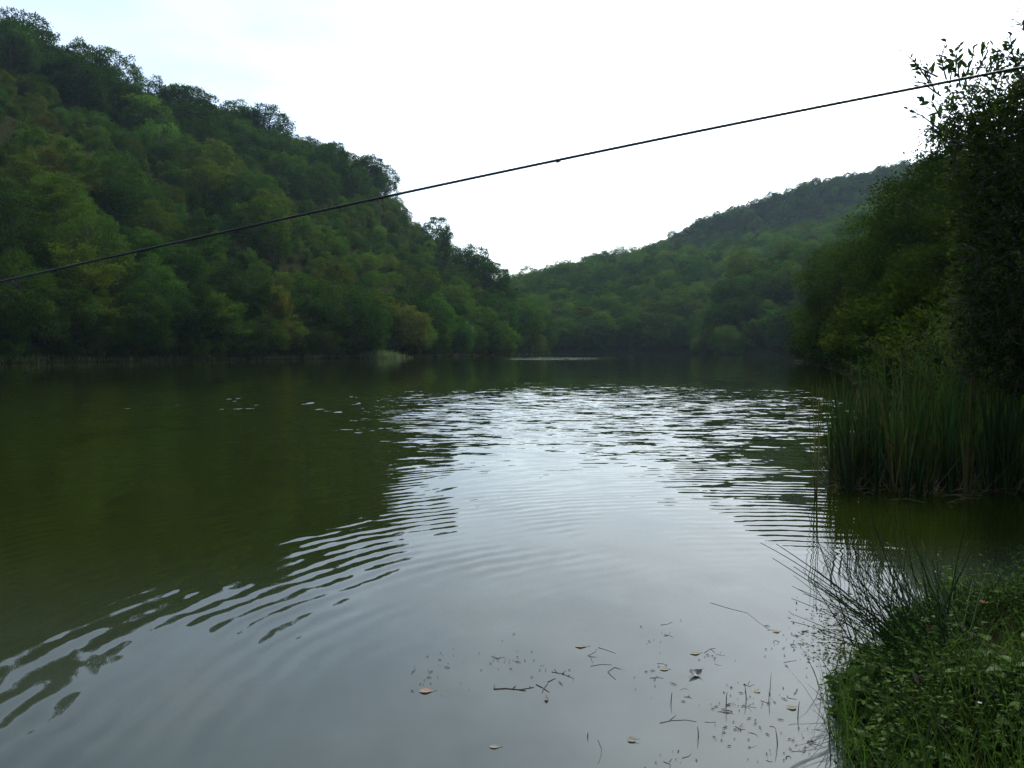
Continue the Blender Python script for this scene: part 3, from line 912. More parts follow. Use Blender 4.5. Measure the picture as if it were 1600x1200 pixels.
# ---------------------------------------------------------------- near leafy tree at the right edge
def near_tree():
    r = np.random.default_rng(8)
    wood, P, A, N, L = Bag(), [], [], [], []
    root = np.array((7.1, 10.0, float(ground(np.array([7.1]), np.array([10.0]))[0]) - .15))
    fork = root + (-.25, -.2, 1.3)
    wood.add(*tube([root, root + (-.1, -.05, .6), fork, fork + (-.1, -.1, 1.5), fork + (0, -.1, 3.1)], [.14, .12, .105, .07, .02], 8))
    def twig(a, b, n_leaf, ll, spread=.06, face=0.0):
        """a leafy shoot from a to b with alternate leaves"""
        a, b = np.asarray(a, float), np.asarray(b, float)
        mid = (a + b) / 2 + r.normal(0, .04, 3) + (0, 0, .03)
        wood.add(*tube([a, mid, b], [.013, .008, .004] if face else [.008, .005, .002], 4))
        t = np.linspace(.12, 1, n_leaf)[:, None]
        c = a * (1 - t) ** 2 + 2 * mid * t * (1 - t) + b * t * t
        d = norm((b - a)[None])[0]
        s = norm(np.cross(d, (0.1, 0.2, 1.0))[None])[0]
        u = np.cross(s, d)
        sg = np.where(np.arange(n_leaf) % 2, 1, -1)[:, None]
        c = c + r.normal(0, spread * .3, (n_leaf, 3))
        P.append(c)
        A.append(d * .8 + s * sg * r.uniform(.4, 1.1, (n_leaf, 1)) + u * r.normal(.15, .45, (n_leaf, 1)))
        N.append(u + r.normal(0, .5, (n_leaf, 3)) + np.array((0, -face, 0)))
        L.append(ll * r.uniform(.55, 1.2, n_leaf) * (1.1 - .35 * t[:, 0]))
    edge_y = [60, 100, 150, 200, 250, 300, 350, 400, 450, 500, 600]
    edge_x = [1560, 1478, 1470, 1462, 1482, 1480, 1488, 1494, 1486, 1476, 1470]
    cen, rad = np.array((6.75, 9.75, 3.35)), np.array((2.0, 1.9, 2.15))
    limbs = []
    for i in range(34):
        while True:
            q = r.uniform(-1, 1, 3)
            if .25 < np.linalg.norm(q) < .95: break
        e = cen + q * rad
        px, py, f = proj(e)
        if px[0] < np.interp(py[0], edge_y, edge_x) + 12: continue
        z = np.clip(fork[2] + r.uniform(-.2, 2.2), fork[2] - .3, e[2])
        s = np.array((np.interp(z, [root[2], fork[2], 6], [root[0], fork[0], fork[0]]), np.interp(z, [root[2], fork[2], 6], [root[1], fork[1], fork[1]]), z))
        pts = np.array([s, s + (e - s) * .35 + (0, 0, .1), s + (e - s) * .7 + (0, 0, .1), e])
        wood.add(*tube(pts, [.035, .026, .016, .008], 5))
        limbs.append(pts)
    n = 0
    while n < 4800:
        q = r.normal(size=3); q = q / np.linalg.norm(q) * r.uniform(.2, 1) ** .45
        c = cen + q * rad
        px, py, f = proj(c)
        ed = np.interp(py[0], edge_y, edge_x)
        if px[0] < ed + r.exponential(14) or py[0] < 75 + max(0, 1560 - px[0]) * .12: continue
        n += 1
        d = norm((q * (1, 1, .7) + r.normal(0, .45, 3))[None])[0]
        twig(c - d * .13, c + d * r.uniform(.1, .24), int(r.integers(9, 15)), .08)
    # shoots that stand out against the sky
    for a, b, k in [((1452, 128, 8.6), (1412, 82, 8.6), 16), ((1465, 120, 8.7), (1432, 100, 8.5), 14), ((1470, 150, 8.6), (1424, 128, 8.5), 12),
                    ((1478, 122, 8.8), (1478, 64, 8.8), 15), ((1492, 120, 8.8), (1496, 72, 8.9), 14), ((1508, 120, 8.7), (1522, 74, 8.7), 13),
                    ((1525, 115, 8.9), (1538, 68, 8.9), 13), ((1545, 110, 8.9), (1552, 76, 8.9), 11), ((1560, 110, 8.8), (1575, 74, 8.7), 12),
                    ((1590, 110, 8.7), (1578, 54, 8.6), 14), ((1610, 70, 8.7), (1588, 34, 8.7), 15), ((1612, 95, 8.6), (1572, 92, 8.5), 10),
                    ((1470, 185, 8.6), (1436, 158, 8.5), 9), ((1472, 205, 8.6), (1422, 172, 8.5), 14), ((1476, 220, 8.6), (1442, 206, 8.5), 10),
                    ((1490, 250, 8.7), (1466, 222, 8.6), 9), ((1462, 145, 8.6), (1448, 96, 8.6), 12), ((1600, 130, 8.5), (1560, 84, 8.6), 13),
                    ((1484, 130, 8.6), (1466, 86, 8.7), 12), ((1500, 135, 8.6), (1484, 92, 8.6), 12)]:
        twig(at(*a), at(*b), k, .112, face=1.1)
    for a, b in [((1612, 34, 8.9), (1560, 2, 9.0)), ((1605, 26, 8.9), (1588, -12, 8.9)), ((1590, 18, 8.95), (1600, -10, 9.0)), ((1562, 3, 9), (1552, 8, 9))]:
        wood.add(*tube([at(*a), (at(*a) + at(*b)) / 2 + (0, 0, .02), at(*b)], [.005, .0035, .0015], 4))
    P, A, N, L = np.concatenate(P), norm(np.concatenate(A)), np.concatenate(N), np.concatenate(L)
    e = link('leafy_tree', None, label='nearest dark leafy tree at the right edge, leaves outlined against the sky', cat='tree')
    link('trunk', wood.mesh('near_trunk', M_bark, True), e)
    # the leaves that can be picked out singly: those on the open outline, inside the frame
    px, py, f = proj(P + A * L[:, None] * .5)
    H_, xe, ye = np.histogram2d(px, py, bins=[np.arange(1380, 1661, 10), np.arange(-20, 641, 10)])
    ix = np.clip(((px - 1380) / 10).astype(int), 0, H_.shape[0] - 1)
    iy = np.clip(((py + 20) / 10).astype(int), 0, H_.shape[1] - 1)
    dens = H_[ix, iy] + np.where((px < 1380) | (px > 1596) | (py > 300), 1e6, 0)
    pick = np.argsort(dens)[:290]
    mask = np.ones(len(P), bool); mask[pick] = False
    V, F = leaf_faces(P[mask], A[mask], N[mask], L[mask], L[mask] * .48, 6, .1, .25)
    c = link('crown', mesh_np('near_crown', V, F, M_leaf_near), e, kind='stuff')
    colr = (0.034, 0.056, 0.014, 1)
    c.color = colr
    V, F = leaf_faces(np.zeros((1, 3)), np.array([[1.0, 0, 0]]), np.array([[0, 0, 1.0]]), 1.0, .48, 6, .1, .25)
    lm = mesh_np('leaf', V, F, M_leaf_near)
    from mathutils import Matrix
    for i in pick:
        a = norm(A[i][None])[0]; b = norm(np.cross(a, N[i])[None])[0]; nn = np.cross(b, a)
        o = link('leaf', lm, e)
        o.matrix_local = Matrix(((a[0] * L[i], -b[0] * L[i], nn[0] * L[i], P[i][0]), (a[1] * L[i], -b[1] * L[i], nn[1] * L[i], P[i][1]),
                                 (a[2] * L[i], -b[2] * L[i], nn[2] * L[i], P[i][2]), (0, 0, 0, 1)))
        o.color = colr
near_tree()

# pale willow bush behind the reeds
def willow():
    r = np.random.default_rng(14)
    x0, y0 = 8.8, 14.5
    z0 = float(ground(np.array([x0]), np.array([y0]))[0])
    wood, P, A, N = Bag(), [], [], []
    for i in range(46):
        az, e = r.uniform(0, 6.28), r.uniform(.75, 1.45)
        d = np.array((math.cos(az) * math.cos(e), math.sin(az) * math.cos(e), math.sin(e)))
        L = r.uniform(1.6, 2.9)
        q = np.linspace(0, 1, 7)[:, None]
        b = np.array((x0, y0, z0 - .1)) + np.append(r.normal(0, .35, 2), 0)
        pts = b + d * L * q + np.array((math.cos(az), math.sin(az), -.5)) * .35 * q ** 2
        wood.add(*tube(pts, np.linspace(.018, .004, 7), 5))
        for k in range(24):
            s = r.uniform(.12, 1)
            c = np.array([np.interp(s, q[:, 0], pts[:, j]) for j in range(3)])
            td = norm((d + r.normal(0, .8, 3))[None])[0]
            m = 16
            tt = np.linspace(.1, 1, m)[:, None]
            P.append(c + td * .42 * tt); A.append(td * .7 + r.normal(0, .55, (m, 3))); N.append(r.normal(0, .6, (m, 3)) + (0, 0, 1))
    P, A, N = map(np.concatenate, (P, A, N))
    Ls = .085 * r.uniform(.6, 1.2, len(P))
    e = link('willow_bush', None, label='pale grey green willow bush behind the tall reeds on the right', cat='bush')
    link('branches', wood.mesh('willow_branches', M_bark, True), e)
    V, F = leaf_faces(P, A, N, Ls, Ls * .3)
    c = link('foliage', mesh_np('willow_foliage', V, F, M_leaf_near), e)
    c.color = (0.045, 0.068, 0.02, 1)
willow()

# ---------------------------------------------------------------- cattails
def cattail_protos():
    out = []
    for s in range(6):
        r = np.random.default_rng(100 + s)
        g, dd = Bag(), Bag()
        for i in range(int(r.integers(7, 11))):
            az = r.uniform(0, 6.28)
            h = r.uniform(1.15, 1.85)
            o = np.array((math.cos(az), math.sin(az), 0))
            base = o * r.uniform(.005, .03) + (0, 0, -.12)
            lean = r.uniform(.03, .2) * h
            tip = base + o * lean + (0, 0, h)
            g.add(*blade(base, tip, r.uniform(.013, .024), -o * lean * .8, r.uniform(0, 3.14), 6))
            if r.uniform() < .1:      # a blade snapped over
                k = base + o * lean * .6 + (0, 0, h * .62)
                g.add(*blade(k, k + o * .3 + (0, 0, -.25), .014, (0, 0, .1), r.uniform(0, 3.14), 3))
        for i in range(int(r.integers(3, 6))):
            az = r.uniform(0, 6.28)
            h = r.uniform(.25, .8)
            o = np.array((math.cos(az), math.sin(az), 0))
            b = o * r.uniform(.02, .1) + (0, 0, -.1)
            dd.add(*blade(b, b + o * r.uniform(.05, .5) + (0, 0, h), .012, o * .1, r.uniform(0, 3.14), 4))
        st = Bag(); hd = Bag()
        h = r.uniform(1.45, 1.75)
        lx, ly = r.normal(0, .05, 2)
        st.add(*tube([(0, 0, -.1), (lx * .4, ly * .4, h * .5), (lx, ly, h)], [.006, .005, .0035], 5))
        hd.add(*tube([(lx, ly, h - .14), (lx, ly, h - .12), (lx, ly, h - .01), (lx, ly, h)], [.004, .011, .011, .003], 7))
        out.append((g.mesh('cattail_blades', M_blade), dd.mesh('cattail_dead', M_dead), st.mesh('cattail_stem', M_blade), hd.mesh('cattail_head', M_head)))
    return out
M_head = rough_material('cattail_brown', (0.05, 0.025, 0.012), (0.1, 0.055, 0.025), 30)
CT = cattail_protos()
def cattail(x, y, k, rz, i, color, label, group, head, tilt=(0, 0)):
    e = link('cattail', None, loc=(x, y, 0), label=label, cat='cattail', group=group)
    e.rotation_euler = (tilt[0], tilt[1], rz)
    e.scale = (1, 1, k)
    o = link('blades', CT[i][0], e); o.color = color
    link('dead_leaves', CT[i][1], e)
    if head:
        o = link('stem', CT[i][2], e); o.color = color
        link('seed_head', CT[i][3], e)
r = np.random.default_rng(77)
beds = []
while len(beds) < 125:
    px = 1300 + 330 * r.uniform() ** 0.9
    d = 9.5 + 2.5 * r.uniform() ** 1.2 + max(0, (1345 - px) / 60)
    x = (px - 800) / FPX * d
    if any((x - b[0]) ** 2 + (d - b[1]) ** 2 < .0095 for b in beds): continue
    beds.append((x, d))
beds.sort(key=lambda b: (b[1] > 10.2, b[0] / b[1]))
nf = sum(1 for b in beds if b[1] <= 10.2)
for n_, (x, d) in enumerate(beds):
    k = r.uniform(.62, 1.24) * (1.0 if x / d > .45 else .9)
    c = (0.018 * r.uniform(.8, 1.5), 0.044 * r.uniform(.65, 1.2), 0.015, 1)
    if r.uniform() < .1: c = (0.06, 0.055, 0.024, 1)
    if n_ < nf:
        lab, gp = 'green cattail in the front row of the reed bed, %s from the left' % ordinal(n_ + 1), 'cattails in the front row of the reed bed'
    else:
        lab, gp = 'green cattail in the crowded back of the reed bed on the right', 'cattails crowded at the back of the reed bed'
    cattail(x, d, k, r.uniform(0, 6.28), int(r.integers(6)), c, lab, gp, r.uniform() < .12, (r.normal(0, .03), r.normal(0, .04)))

def thin_cattail(px, py, stems, label):
    """a few slim stalks standing apart from the bed"""
    b0 = onz(px, py)
    g, hd = Bag(), Bag()
    for dx, top, lean in stems:
        b = b0 + (dx * .01, 0, -.1)
        t = at(px + lean, top, b0[1])
        g.add(*blade(b, t, .012, (r.normal(0, .05), 0, 0), r.uniform(-.5, .5), 6))
    e = link('cattail', None, loc=(0, 0, 0), label=label, cat='cattail')
    o = link('blades', g.mesh('thin_blades', M_blade), e); o.color = (0.06, 0.07, 0.03, 1)
    t = at(px + 6, 600, b0[1])
    hd.add(*tube([b0 + (0, 0, -.05), (b0 + t) / 2, t], [.004, .004, .003], 5))
    o = link('stem', hd.mesh('thin_stem', M_blade), e); o.color = (0.09, 0.06, 0.03, 1)
    hb = Bag(); hb.add(*tube([t, t + (0, 0, .01), t + (0.004, 0, .09), t + (.004, 0, .1)], [.003, .009, .009, .003], 7))
    link('seed_head', hb.mesh('thin_head', M_head), e)
thin_cattail(1275, 775, [(-1, 590, -6), (0, 605, 4), (1, 620, 10), (2, 640, -10), (-2, 570, 2)], 'slim isolated cattail standing in open water left of the reed bed')
thin_cattail(1298, 752, [(0, 596, 0), (1, 630, 5), (-1, 660, -5)], 'thin pair of cattail blades between the isolated one and the reed bed')

# ---------------------------------------------------------------- the overhead cable
def cable():
    pts_px = [(-700, 592, 7.9), (-300, 507, 7.2), (0, 440, 6.75), (200, 394.5, 6.5), (400, 350, 6.25), (637, 300, 6.0), (870, 251, 5.7), (1100, 206, 5.45), (1300, 166, 5.25), (1600, 105, 5.0), (2000, 28, 4.6)]
    P = np.array([at(*p) for p in pts_px])
    # even out the curve
    k = np.linspace(0, len(P) - 1, 90)
    t = (P[:, 0] - P[0, 0]) / (P[-1, 0] - P[0, 0])
    cy, cz = np.polyfit(t, P[:, 1], 2), np.polyfit(t, P[:, 2], 3)
    tt = np.linspace(0, 1, 160)
    C = np.stack([P[0, 0] + tt * (P[-1, 0] - P[0, 0]), np.polyval(cy, tt), np.polyval(cz, tt)], 1)
    core = link('cable', None, label='dark twisted steel cable stretched across the whole view above the water', cat='cable')
    # six twisted strands
    tl = np.linspace(0, 1, 2400)
    Cl = np.stack([np.interp(tl, tt, C[:, j]) for j in range(3)], 1)
    d = norm(np.gradient(Cl, axis=0))
    a = norm(np.cross(d, (0, 1.0, 0))); b = np.cross(d, a)
    s = np.concatenate(([0], np.cumsum(np.linalg.norm(np.diff(Cl, axis=0), axis=1))))
    for i in range(5):
        ph = 2 * math.pi * (s / .22 + i / 5)
        Q = Cl + 0.0056 * (np.cos(ph)[:, None] * a + np.sin(ph)[:, None] * b)
        V, F = tube(Q, .0044, 5)
        link('strand', mesh_np('strand', V, F, M_cable, True), core)
    # a wisp of dry grass caught on it
    g = Bag()
    p = at(870, 252, 5.7)
    g.add(*tube([p + (-.02, -.015, .005), p + (0, -.02, -.012), p + (.03, -.015, -.004)], [.002, .006, .002], 5))
    g.add(*tube([p + (.0, -.015, -.01), p + (-.004, -.015, -.03), p + (-.003, -.015, -.06)], [.0012, .001, .0008], 4))
    link('grass_wisp', g.mesh('grass_wisp', M_dead), None, label='tiny wisp of dry grass caught on the cable above mid frame', cat='grass wisp')
M_cable = rough_material('cable_steel', (0.02, 0.019, 0.02), (0.05, 0.048, 0.05), 14, rough=0.5)
cable()

# ---------------------------------------------------------------- near bank: rushes, herbs, grass
def gz(x, y): return float(ground(np.array([x]), np.array([y]))[0])

M_rush = leaf_material('rush_stem', nscale=3, transl=.1, gloss=.02, vary=.3)
def rush_clump():
    r = np.random.default_rng(31)
    e = link('rush_clump', None, label='spiky dark green rush clump leaning out over the water from the near bank', cat='rush')
    def stem(b, t, sag, rad):
        b, t = np.asarray(b, float), np.asarray(t, float)
        q = np.linspace(0, 1, 9)[:, None]
        ln = np.linalg.norm(t - b)
        pts = b + (t - b) * q + np.array((0, 0, 1.0)) * sag * ln * q * (1 - q) * 1.6
        V, F = tube(pts, np.linspace(rad, rad * .4, 9), 5)
        o = link('stem', mesh_np('rush_stem', V, F, M_rush, True), e)
        k = r.uniform(.75, 1.3)
        o.color = (.019 * k, .046 * k, .009 * k, 1)
    for tip, base in [((1188, 848, 4.35), (1400, 1000)), ((1213, 850, 4.4), (1415, 1005)), ((1207, 872, 4.3), (1420, 1015)), ((1240, 885, 4.3), (1405, 1010)),
                      ((1262, 905, 4.2), (1400, 1015)), ((1297, 862, 4.6), (1425, 1000)), ((1330, 868, 4.6), (1440, 1000)), ((1362, 872, 4.7), (1445, 1005)),
                      ((1385, 868, 4.7), (1450, 1005)), ((1408, 872, 4.8), (1455, 1000)), ((1425, 905, 4.6), (1460, 1005)), ((1440, 845, 4.9), (1490, 1000)),
                      ((1448, 870, 4.8), (1495, 1010)), ((1465, 930, 4.4), (1490, 1015)), ((1520, 905, 4.5), (1500, 1010)), ((1490, 890, 4.6), (1485, 1005)),
                      ((1545, 880, 4.6), (1510, 1010)), ((1475, 912, 4.4), (1480, 1005)), ((1330, 960, 4.0), (1420, 1030)), ((1285, 990, 3.9), (1400, 1040))]:
        b = onz(base[0], base[1], .2)
        stem(b, at(*tip), r.uniform(.02, .12), r.uniform(.0042, .0055))
    for i in range(135):
        b = onz(r.normal(1445, 42), r.normal(1012, 14), .18)
        az = r.normal(2.45, .8)
        el = r.uniform(.35, 1.35)
        L = r.uniform(.3, .8)
        t = b + L * np.array((math.cos(az) * math.cos(el), math.sin(az) * math.cos(el) * .8, math.sin(el)))
        stem(b, t, r.uniform(.0, .14), r.uniform(.0024, .004))
rush_clump()

def bank_points(n, r, ymax=5.85, margin=.0):
    out = []
    while len(out) < n:
        x, y = r.uniform(1.1, 5.4, 4000), r.uniform(2.6, ymax, 4000)
        s = land_sd(x, y)
        px, py, f = proj(np.stack([x, y, np.full(4000, .2)], 1))
        ok = (s > margin) & (px > 1230) & (px < 1680) & (py < 1300)
        out += [(a, b) for a, b in zip(x[ok], y[ok])]
    out = np.array(out[:n])
    return np.column_stack([out, ground(out[:, 0], out[:, 1])])

def ground_cover():
    r = np.random.default_rng(41)
    # leafy herbs: stalks of unequal height with whorls of pointed leaves
    P0 = bank_points(2600, r, margin=-.02)
    clump = np.sin(P0[:, 0] * 3.1 + P0[:, 1] * 2.2) + np.sin(P0[:, 0] * 7.3 - P0[:, 1] * 5.1)
    P0 = P0[r.uniform(size=len(P0)) < np.clip(.62 + .3 * clump, .15, 1)]
    n = len(P0)
    clump = np.sin(P0[:, 0] * 3.1 + P0[:, 1] * 2.2) + np.sin(P0[:, 0] * 7.3 - P0[:, 1] * 5.1)
    edge = sm(land_sd(P0[:, 0], P0[:, 1]) / .45)
    hgt = (.05 + r.exponential(.07, n)) * np.clip(1 + .35 * clump, .5, 1.6) * (.45 + .55 * edge) * (1 + .6 * sm(P0[:, 1] - 4.2))
    hgt = np.minimum(hgt, .34)
    big = np.clip(1 + .4 * np.sin(P0[:, 0] * 4.7 - P0[:, 1] * 3.3) + r.normal(0, .35, n), .45, 2.2)
    lean = r.normal(0, .35, (n, 2))
    P, A, N, L = [], [], [], []
    for k in range(13):
        t = (k + r.uniform(0, 1, n)) / 13
        az = r.uniform(0, 6.28, n)
        o = np.stack([np.cos(az), np.sin(az), r.uniform(-.5, .45, n)], 1)
        c = P0 + np.stack([lean[:, 0] * hgt * t, lean[:, 1] * hgt * t, hgt * (0.12 + t)], 1) + r.normal(0, .008, (n, 3))
        P.append(c + o * .005); A.append(o); N.append(np.array((0, 0, 1.0)) + r.normal(0, .4, (n, 3))); L.append(r.uniform(.018, .062, n) * (1.15 - .5 * t) * big)
    P, A, N, L = map(np.concatenate, (P, A, N, L))
    V, F = leaf_faces(P, A, N, L, L * r.uniform(.38, .6, len(L)), 6, .1, .3)
    o = link('herb_cover', mesh_np('herb_cover', V, F, M_leaf_near), label='low leafy green herbs covering the near right bank', cat='herbs', kind='stuff')
    o.color = (.048, .100, .014, 1)
    sb = Bag()
    for q, h_, l_ in zip(P0, hgt, lean):
        sb.add(*tube([q - (0, 0, .02), q + (l_[0] * h_ * .5, l_[1] * h_ * .5, h_ * .55), q + (l_[0] * h_, l_[1] * h_, h_ * 1.1)], [.0022, .0016, .001], 3))
    o = link('herb_stalks', sb.mesh('herb_stalks', M_blade), label='thin stalks of the herbs on the near bank', cat='herbs', kind='stuff')
    o.color = (.05, .06, .02, 1)
    # grass
    b = Bag()
    Q = bank_points(6500, r, margin=-.1)
    keep = (r.uniform(size=len(Q)) < np.clip(.35 + (4.2 - Q[:, 1]) * .8, .22, 1))
    for x, y, z in Q[keep]:
        h = min(.42, .06 + r.exponential(.09))
        az = r.uniform(0, 6.28); ln = r.uniform(.1, .9) * h
        base = np.array((x, y, max(z, -.03) - .01))
        tip = base + (math.cos(az) * ln, math.sin(az) * ln, h)
        b.add(*blade(base, tip, r.uniform(.003, .006), (math.cos(az) * -ln * .7, math.sin(az) * -ln * .7, 0), r.uniform(0, 3.14), 3))
    o = link('bank_grass', b.mesh('bank_grass', M_blade), label='thin grass blades growing through the herbs on the near bank', cat='grass', kind='stuff')
    o.color = (.052, .088, .017, 1)
    # dry straw at the foot of the rushes
    b = Bag()
    for i in range(420):
        p = onz(r.normal(1445, 55), r.normal(1050, 32), .16)
        az = r.uniform(0, 6.28); ln = r.uniform(.06, .24)
        base = np.array((p[0], p[1], gz(p[0], p[1]) + r.uniform(0, .07)))
        b.add(*blade(base, base + (math.cos(az) * ln, math.sin(az) * ln, r.uniform(-.02, .09)), .004, (0, 0, .03), r.uniform(0, 3.14), 3))
    link('dry_straw', b.mesh('dry_straw', M_dead), label='tangled brown straw at the foot of the rush clump', cat='straw', kind='stuff')
    # weeds along and in the water edge
    n = 1900
    px = 1342 + r.normal(0, 26, n); py = r.uniform(930, 1215, n)
    px = px - 45 * np.exp(-((py - 990) / 60) ** 2) + 10
    W_ = np.array([onz(a_, b_) for a_, b_ in zip(px, py)])
    W_[:, 2] = r.uniform(.002, .035, n)
    az = r.uniform(0, 6.28, n)
    A = np.stack([np.cos(az), np.sin(az), r.uniform(-.1, .5, n)], 1)
    Ls = r.uniform(.012, .04, n)
    V, F = leaf_faces(W_, A, np.array((0, 0, 1.0)) + r.normal(0, .4, (n, 3)), Ls, Ls * .4)
    o = link('water_weed', mesh_np('water_weed', V, F, M_leaf_near), label='matted olive water weed fringing the near bank', cat='water weed', kind='stuff')
    o.color = (.05, .066, .02, 1)
ground_cover()

# broad-leaved plants on the bank
def leafy_plant(px, py, h, n_leaf, ll, color, label, seed):
    r = np.random.default_rng(seed)
    p = onz(px, py, .2)
    z = gz(p[0], p[1])
    e = link('broadleaf_herb', None, loc=(p[0], p[1], z - .02), label=label, cat='plant', group='broad-leaved plants on the near bank')
    s = Bag(); s.add(*tube([(0, 0, 0), (.01, 0, h * .5), (.0, .01, h)], [.004, .003, .002], 5))
    o = link('stem', s.mesh('herb_stem', M_leaf_near), e); o.color = rgba(color)
    for i in range(n_leaf):
        az = i * 2.4 + r.normal(0, .3); t = (i + 1) / n_leaf
        d = np.array((math.cos(az), math.sin(az), r.uniform(.0, .5)))
        b = np.array((0, 0, h * (.25 + .75 * t))) + d * .012
        L = ll * r.uniform(.7, 1.15) * (1.1 - .3 * t)
        # a pointed oval blade with a midrib fold, six cross sections
        q = np.linspace(0, 1, 7)
        w = np.sin(np.pi * q ** .8) * .27 * L
        d = norm(d[None])[0]; sd = norm(np.cross(d, (0, 0, 1.0))[None])[0]; up = np.cross(sd, d)
        c = b + d * (L * q)[:, None] + np.array((0, 0, -1)) * (.28 * L * q ** 2)[:, None]
        V = np.concatenate([c - sd * w[:, None] + up * (w * .25)[:, None], c, c + sd * w[:, None] + up * (w * .25)[:, None]])
        k = np.arange(6)
        F = np.concatenate([np.stack([k, k + 7, k + 8, k + 1], 1), np.stack([k + 7, k + 14, k + 15, k + 8], 1)])
        o = link('leaf', mesh_np('herb_leaf', V, F, M_leaf_near, True), e)
        kk = r.uniform(.85, 1.2); o.color = (color[0] * kk, color[1] * kk, color[2] * kk, 1)
for i, a_ in enumerate([
    (1500, 1075, .12, 5, .105, (.085, .16, .035), 'bright broad-leaved plant below the rush clump, palest leaves on the bank'),
    (1545, 1040, .16, 7, .11, (.05, .095, .02), 'dark broad-leaved plant right of the palest leaves'),
    (1580, 1085, .16, 7, .12, (.05, .1, .02), 'broad-leaved plant at the right frame edge below the rushes'),
    (1400, 1150, .08, 6, .07, (.05, .1, .02), 'small broad-leaved plant near the bottom, left of the grass'),
    (1530, 985, .14, 6, .07, (.055, .11, .022), 'small broad-leaved plant right of the rush bases'),
    (1470, 1150, .07, 6, .06, (.05, .1, .02), 'lowest small broad-leaved plant by the bottom edge'),
    (1385, 1090, .06, 6, .06, (.045, .09, .02), 'broad-leaved plant closest to the water below the straw'),
    (1580, 900, .2, 9, .06, (.065, .13, .025), 'leafy stalk standing up at the far right of the bank top'),
    (1480, 880, .16, 9, .055, (.07, .13, .03), 'leafy stalk at the left end of the bank top')]):
    leafy_plant(*a_, 200 + i)

# fallen leaves and small flowers on the bank
M_orange = rough_material('autumn_leaf', (0.14, 0.05, 0.016), (0.26, 0.1, 0.025), 40)
M_pale = rough_material('faded_leaf', (0.15, 0.14, 0.095), (0.27, 0.25, 0.18), 40)
M_tan = rough_material('tan_leaf', (0.2, 0.13, 0.085), (0.3, 0.21, 0.15), 40)
M_grey = rough_material('grey_leaf', (0.1, 0.1, 0.09), (0.2, 0.2, 0.18), 40, rough=.5)
M_white = rough_material('petal_white', (0.4, 0.39, 0.36), (0.55, 0.53, 0.5), 40)
def oval_leaf(L, wd, curl, seed=0):
    r = np.random.default_rng(seed)
    q = np.linspace(0, 1, 7)
    w = np.sin(np.pi * q ** .85) * wd * .5 * r.uniform(.85, 1.15, 7)
    c = np.stack([L * (q - .5), 0 * q, curl * L * (q - .5) ** 2], 1)
    V = np.concatenate([c + np.stack([0 * q, -w, w * .2], 1), c, c + np.stack([0 * q, w, w * .2 + curl * w * .4], 1)])
    k = np.arange(6)
    F = np.concatenate([np.stack([k, k + 7, k + 8, k + 1], 1), np.stack([k + 7, k + 14, k + 15, k + 8], 1)])
    return V, F
def fallen(px, py, L, wd, mat, rot, label, z=None, name='fallen_leaf', cat='leaf', group=None, curl=.25):
    p = onz(px, py, .2 if z is None else z)
    zz = gz(p[0], p[1]) + .14 if z is None else z
    V, F = oval_leaf(L, wd, curl, int(px))
    b = Bag(); b.add(V, F)
    b.add(*tube([(L * .5, 0, curl * L * .25), (L * .62, .003, curl * L * .3), (L * .75, .008, curl * L * .3)], [.0012, .001, .0008], 4))
    o = link(name, b.mesh(name, mat, True), loc=(p[0], p[1], zz), label=label, cat=cat, group=group)
    o.rotation_euler = rot
    return o
fallen(1452, 998, .075, .05, M_orange, (.7, .3, .4), 'orange fallen leaf caught at the foot of the rush stems')
fallen(1503, 998, .055, .04, M_orange, (.8, -.3, 1.2), 'reddish fallen leaf right of the orange one among the rushes')
fallen(1430, 1066, .07, .04, M_tan, (1.0, .9, .3), 'tan fallen leaf hanging tip down in the straw below the rushes')
fallen(1536, 966, .06, .035, M_orange, (.3, .1, .2), 'brown orange fallen leaf on the herbs behind the rushes')
def flower(px, py, label):
    p = onz(px, py, .22)
    e = link('white_flower', None, loc=(p[0], p[1], gz(p[0], p[1])), label=label, cat='flower')
    s = Bag(); s.add(*tube([(0, 0, 0), (.005, 0, .1), (0, 0, .2)], [.0015, .0012, .001], 4))
    o = link('stalk', s.mesh('stalk', M_leaf_near), e); o.color = (.05, .1, .02, 1)
    for i in range(5):
        az = i * 1.2566
        V, F = leaf_faces(np.array([[0, 0, .2]]), np.array([[math.cos(az), math.sin(az), .3]]), np.array([[0, 0, 1.0]]), .011, .009)
        link('petal', mesh_np('petal', V, F, M_white), e)
flower(1530, 1130, 'tiny white flower low on the bank near the bottom right corner')
flower(1500, 1012, 'tiny white flower beside the reddish fallen leaf')
flower(1462, 876, 'tiny white flower at the left end of the bank top')

# ---------------------------------------------------------------- floating bits on the water
def float_leaf(px, py, L, wd, mat, rz, label, curl=.02):
    fallen(px, py, L * .92, wd * .85, mat, (0, 0, rz), label, .0015, 'floating_leaf', 'leaf', 'leaves floating on the water', curl)
float_leaf(666, 1080, .085, .06, M_tan, .1, 'pinkish tan leaf floating alone left of the twigs')
float_leaf(773, 1167, .055, .035, M_pale, .0, 'pale yellow leaf floating nearest the bottom of the frame')
float_leaf(908, 1010, .085, .05, M_pale, .05, 'pale leaf floating above the twigs, leftmost of the upper ones')
float_leaf(1086, 1021, .075, .045, M_pale, .2, 'yellow leaf floating above the grey crumpled one')
float_leaf(1087, 1055, .09, .075, M_grey, .3, 'grey crumpled leaf humped above the water', 1.4)
float_leaf(1038, 1046, .06, .04, M_pale, .1, 'faint pale leaf floating left of the grey crumpled one')
float_leaf(988, 1157, .05, .04, M_pale, -.3, 'small pale curled leaf low in the shallows', .7)
float_leaf(1237, 1106, .06, .06, M_pale, .4, 'pale yellow leaf floating by the weedy bank')
float_leaf(1183, 1080, .05, .04, M_pale, .9, 'small pale leaf below the upright stalks')
